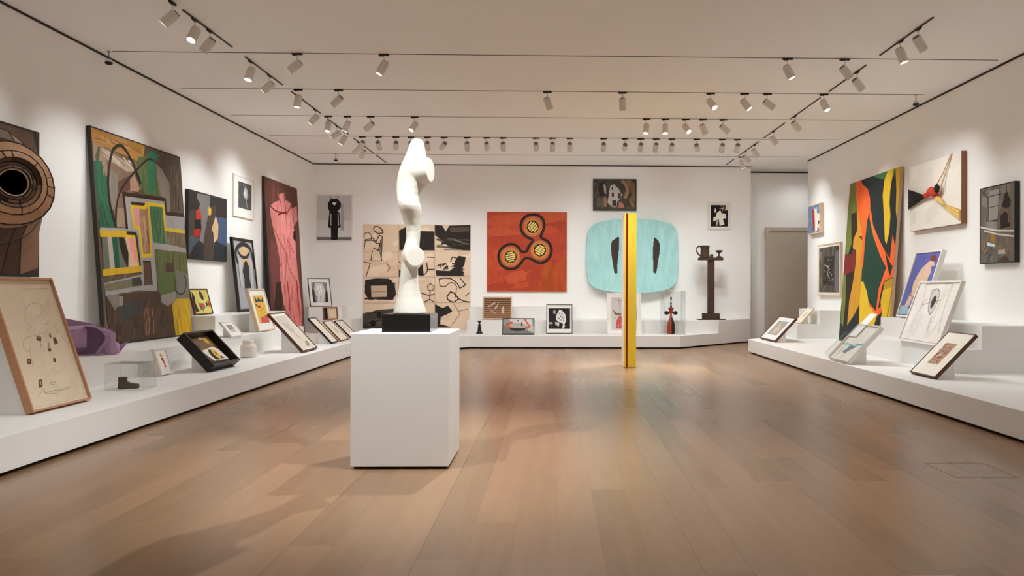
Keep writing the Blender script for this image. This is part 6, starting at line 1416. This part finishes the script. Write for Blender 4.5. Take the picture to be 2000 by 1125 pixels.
CROSS = [
 (0, [(583, (-6.2, 10.2, 2.2)), (750, (-4.3, 9.9, .6)), (1540, (4.9, 9.9, .6)), (1653, (6.3, 10.9, 2.0))]),
 (1, [(585, (-4.5, 12.0, .4)), (663, (-6.2, 13.2, 2.2)), (1068, (1.3, 13.5, .8)), (1215, (1.36, 13.5, 1.3)), (1388, (4.7, 9.7, .5)), (1455, (5.3, 11.2, 1.1)), (1500, (6.3, 12.6, 2.6)), (1612, (5.6, 11.0, .9))]),
 (2, [(643, (-4.4, 13.4, .5)), (680, (-5.2, 14.0, 1.0)), (725, (-6.2, 15.4, 2.4)), (810, (-4.6, 12.2, .4)), (1262, (1.0, 13.1, .1)), (1299, (1.9, 13.0, .3)), (1339, (4.4, 11.6, .5)), (1373, (4.7, 15.4, .4)), (1413, (6.2, 15.0, 2.0))]),
 (3, [(709, (-6.0, 19.0, 1.4)), (740, (-3.6, 20, 1.9)), (774, (-4.1, 20, 2.0)), (803, (-3.0, 20, 1.6)), (835, (-2.9, 20, 1.9)), (867, (-4.7, 20, 2.6)), (912, (-2.0, 20, 1.5)), (950, (-1.5, 20, 2.2)), (982, (-1.1, 20, 1.6)), (1046, (-.3, 20, 2.3)), (1078, (-.1, 20, 1.2)), (1112, (.4, 20, 1.6)), (1178, (1.1, 20, 2.2)), (1220, (1.6, 20, 3.3)), (1251, (1.9, 20, 1.9)), (1281, (2.1, 20, 1.1)), (1312, (2.7, 20, 2.1)), (1361, (4.3, 20, 2.9)), (1411, (3.7, 20, 1.4)), (1441, (4.1, 20, 1.7))]),
 (4, [(1449, (5.9, 18.3, 1.4))]),
]
ON = ['first', 'second', 'third', 'fourth', 'fifth', 'sixth', 'seventh', 'eighth', 'ninth', 'tenth', 'eleventh', 'twelfth', 'thirteenth', 'fourteenth', 'fifteenth', 'sixteenth', 'seventeenth', 'eighteenth', 'nineteenth', 'twentieth']
for r_, lst in CROSS:
    for i, (px, tg) in enumerate(lst):
        y = ROWS[r_]
        if len(lst) == 1: lb = 'only white spotlight on the farthest crosswise ceiling track'
        else: lb = '%s white spotlight from the left on the %s crosswise ceiling track' % (ON[i], RN[r_])
        wt = WALL_W; cn = 50
        if px in (1262, 1299): wt, cn = WALL_W*3.6, 50
        elif px in (1068, 1215): wt, cn = WALL_W*2.2, 44
        elif r_ == 3: wt = WALL_W*.5; cn = 52
        elif px in (1653, 1540): wt = WALL_W*.5
        elif tg[2] < 1.2: wt = WALL_W*.75
        head(px_x(px, y), y, tg, lb, 'spotlights on the crosswise tracks', 'x', wt, cn)
LEFT = [(8.72, (-6.15, 8.2, 2.5)), (9.26, (-4.75, 7.3, .9)), (9.66, (-6.2, 9.9, 2.3)), (10.95, (-4.8, 9.4, .5)), (11.68, (-6.2, 11.2, 2.6)), (13.9, (-6.2, 13.4, 2.3)), (15.3, (-6.2, 14.9, 2.9)), (15.8, (-6.0, 15.2, 1.4)), (16.95, (-6.1, 17.2, 2.8)), (17.4, (-6.0, 18.0, 1.5))]
for i, (y, tg) in enumerate(LEFT):
    head(-4.28, y, tg, '%s white spotlight from the viewer on the left lengthwise ceiling track' % ON[i], 'spotlights on the lengthwise tracks', 'y', WALL_W*(1 if tg[2] > 1.2 else .7)*(.56 if i < 3 else .9), 56)
RIGHT = [(9.30, (6.3, 10.0, 2.2)), (9.78, (5.6, 9.2, .7)), (11.2, (6.36, 11.9, 2.6)), (14.1, (6.2, 14.6, 2.6)), (15.5, (6.25, 15.3, 1.6)), (16.95, (6.36, 17.3, 1.9)), (17.75, (6.36, 18.2, 2.9))]
for i, (y, tg) in enumerate(RIGHT):
    head(4.46, y, tg, '%s white spotlight from the viewer on the right lengthwise ceiling track' % ON[i], 'spotlights on the lengthwise tracks', 'y', WALL_W*(1 if tg[2] > 1.2 else .7)*(.45 if i < 2 else .8 if i < 3 else .95), 56)

def sensor(x, y, label):
    r = thing('ceiling_sensor', label, 'sensor', (x, y, ZC), group='ceiling sensors')
    MB().lathe([(.022, -.012), (.022, -.003)], 14).build('mounting_plate', M_cap, r)
    MB().lathe([(.006, -.115), (.006, -.012)], 8).build('stem', M_cap, r)
    MB().lathe([(.0, -.105), (.03, -.11), (.045, -.135), (.045, -.15), (.0, -.151)], 18).build('dome', M_head, r, smooth=True)
    MB().lathe([(.045, -.151), (.05, -.16), (.04, -.18), (.0, -.19)], 18).build('black_lens', M_track, r, smooth=True)
sensor(px_x(223, 10.58), 10.58, 'small black-lensed ceiling sensor at the left end of the nearest track')
sensor(px_x(658, 18.5), 18.5, 'small black-lensed ceiling sensor hanging in the far left corner')
sensor(px_x(1795, 12.5), 12.5, 'small black-lensed ceiling sensor near the right wall')
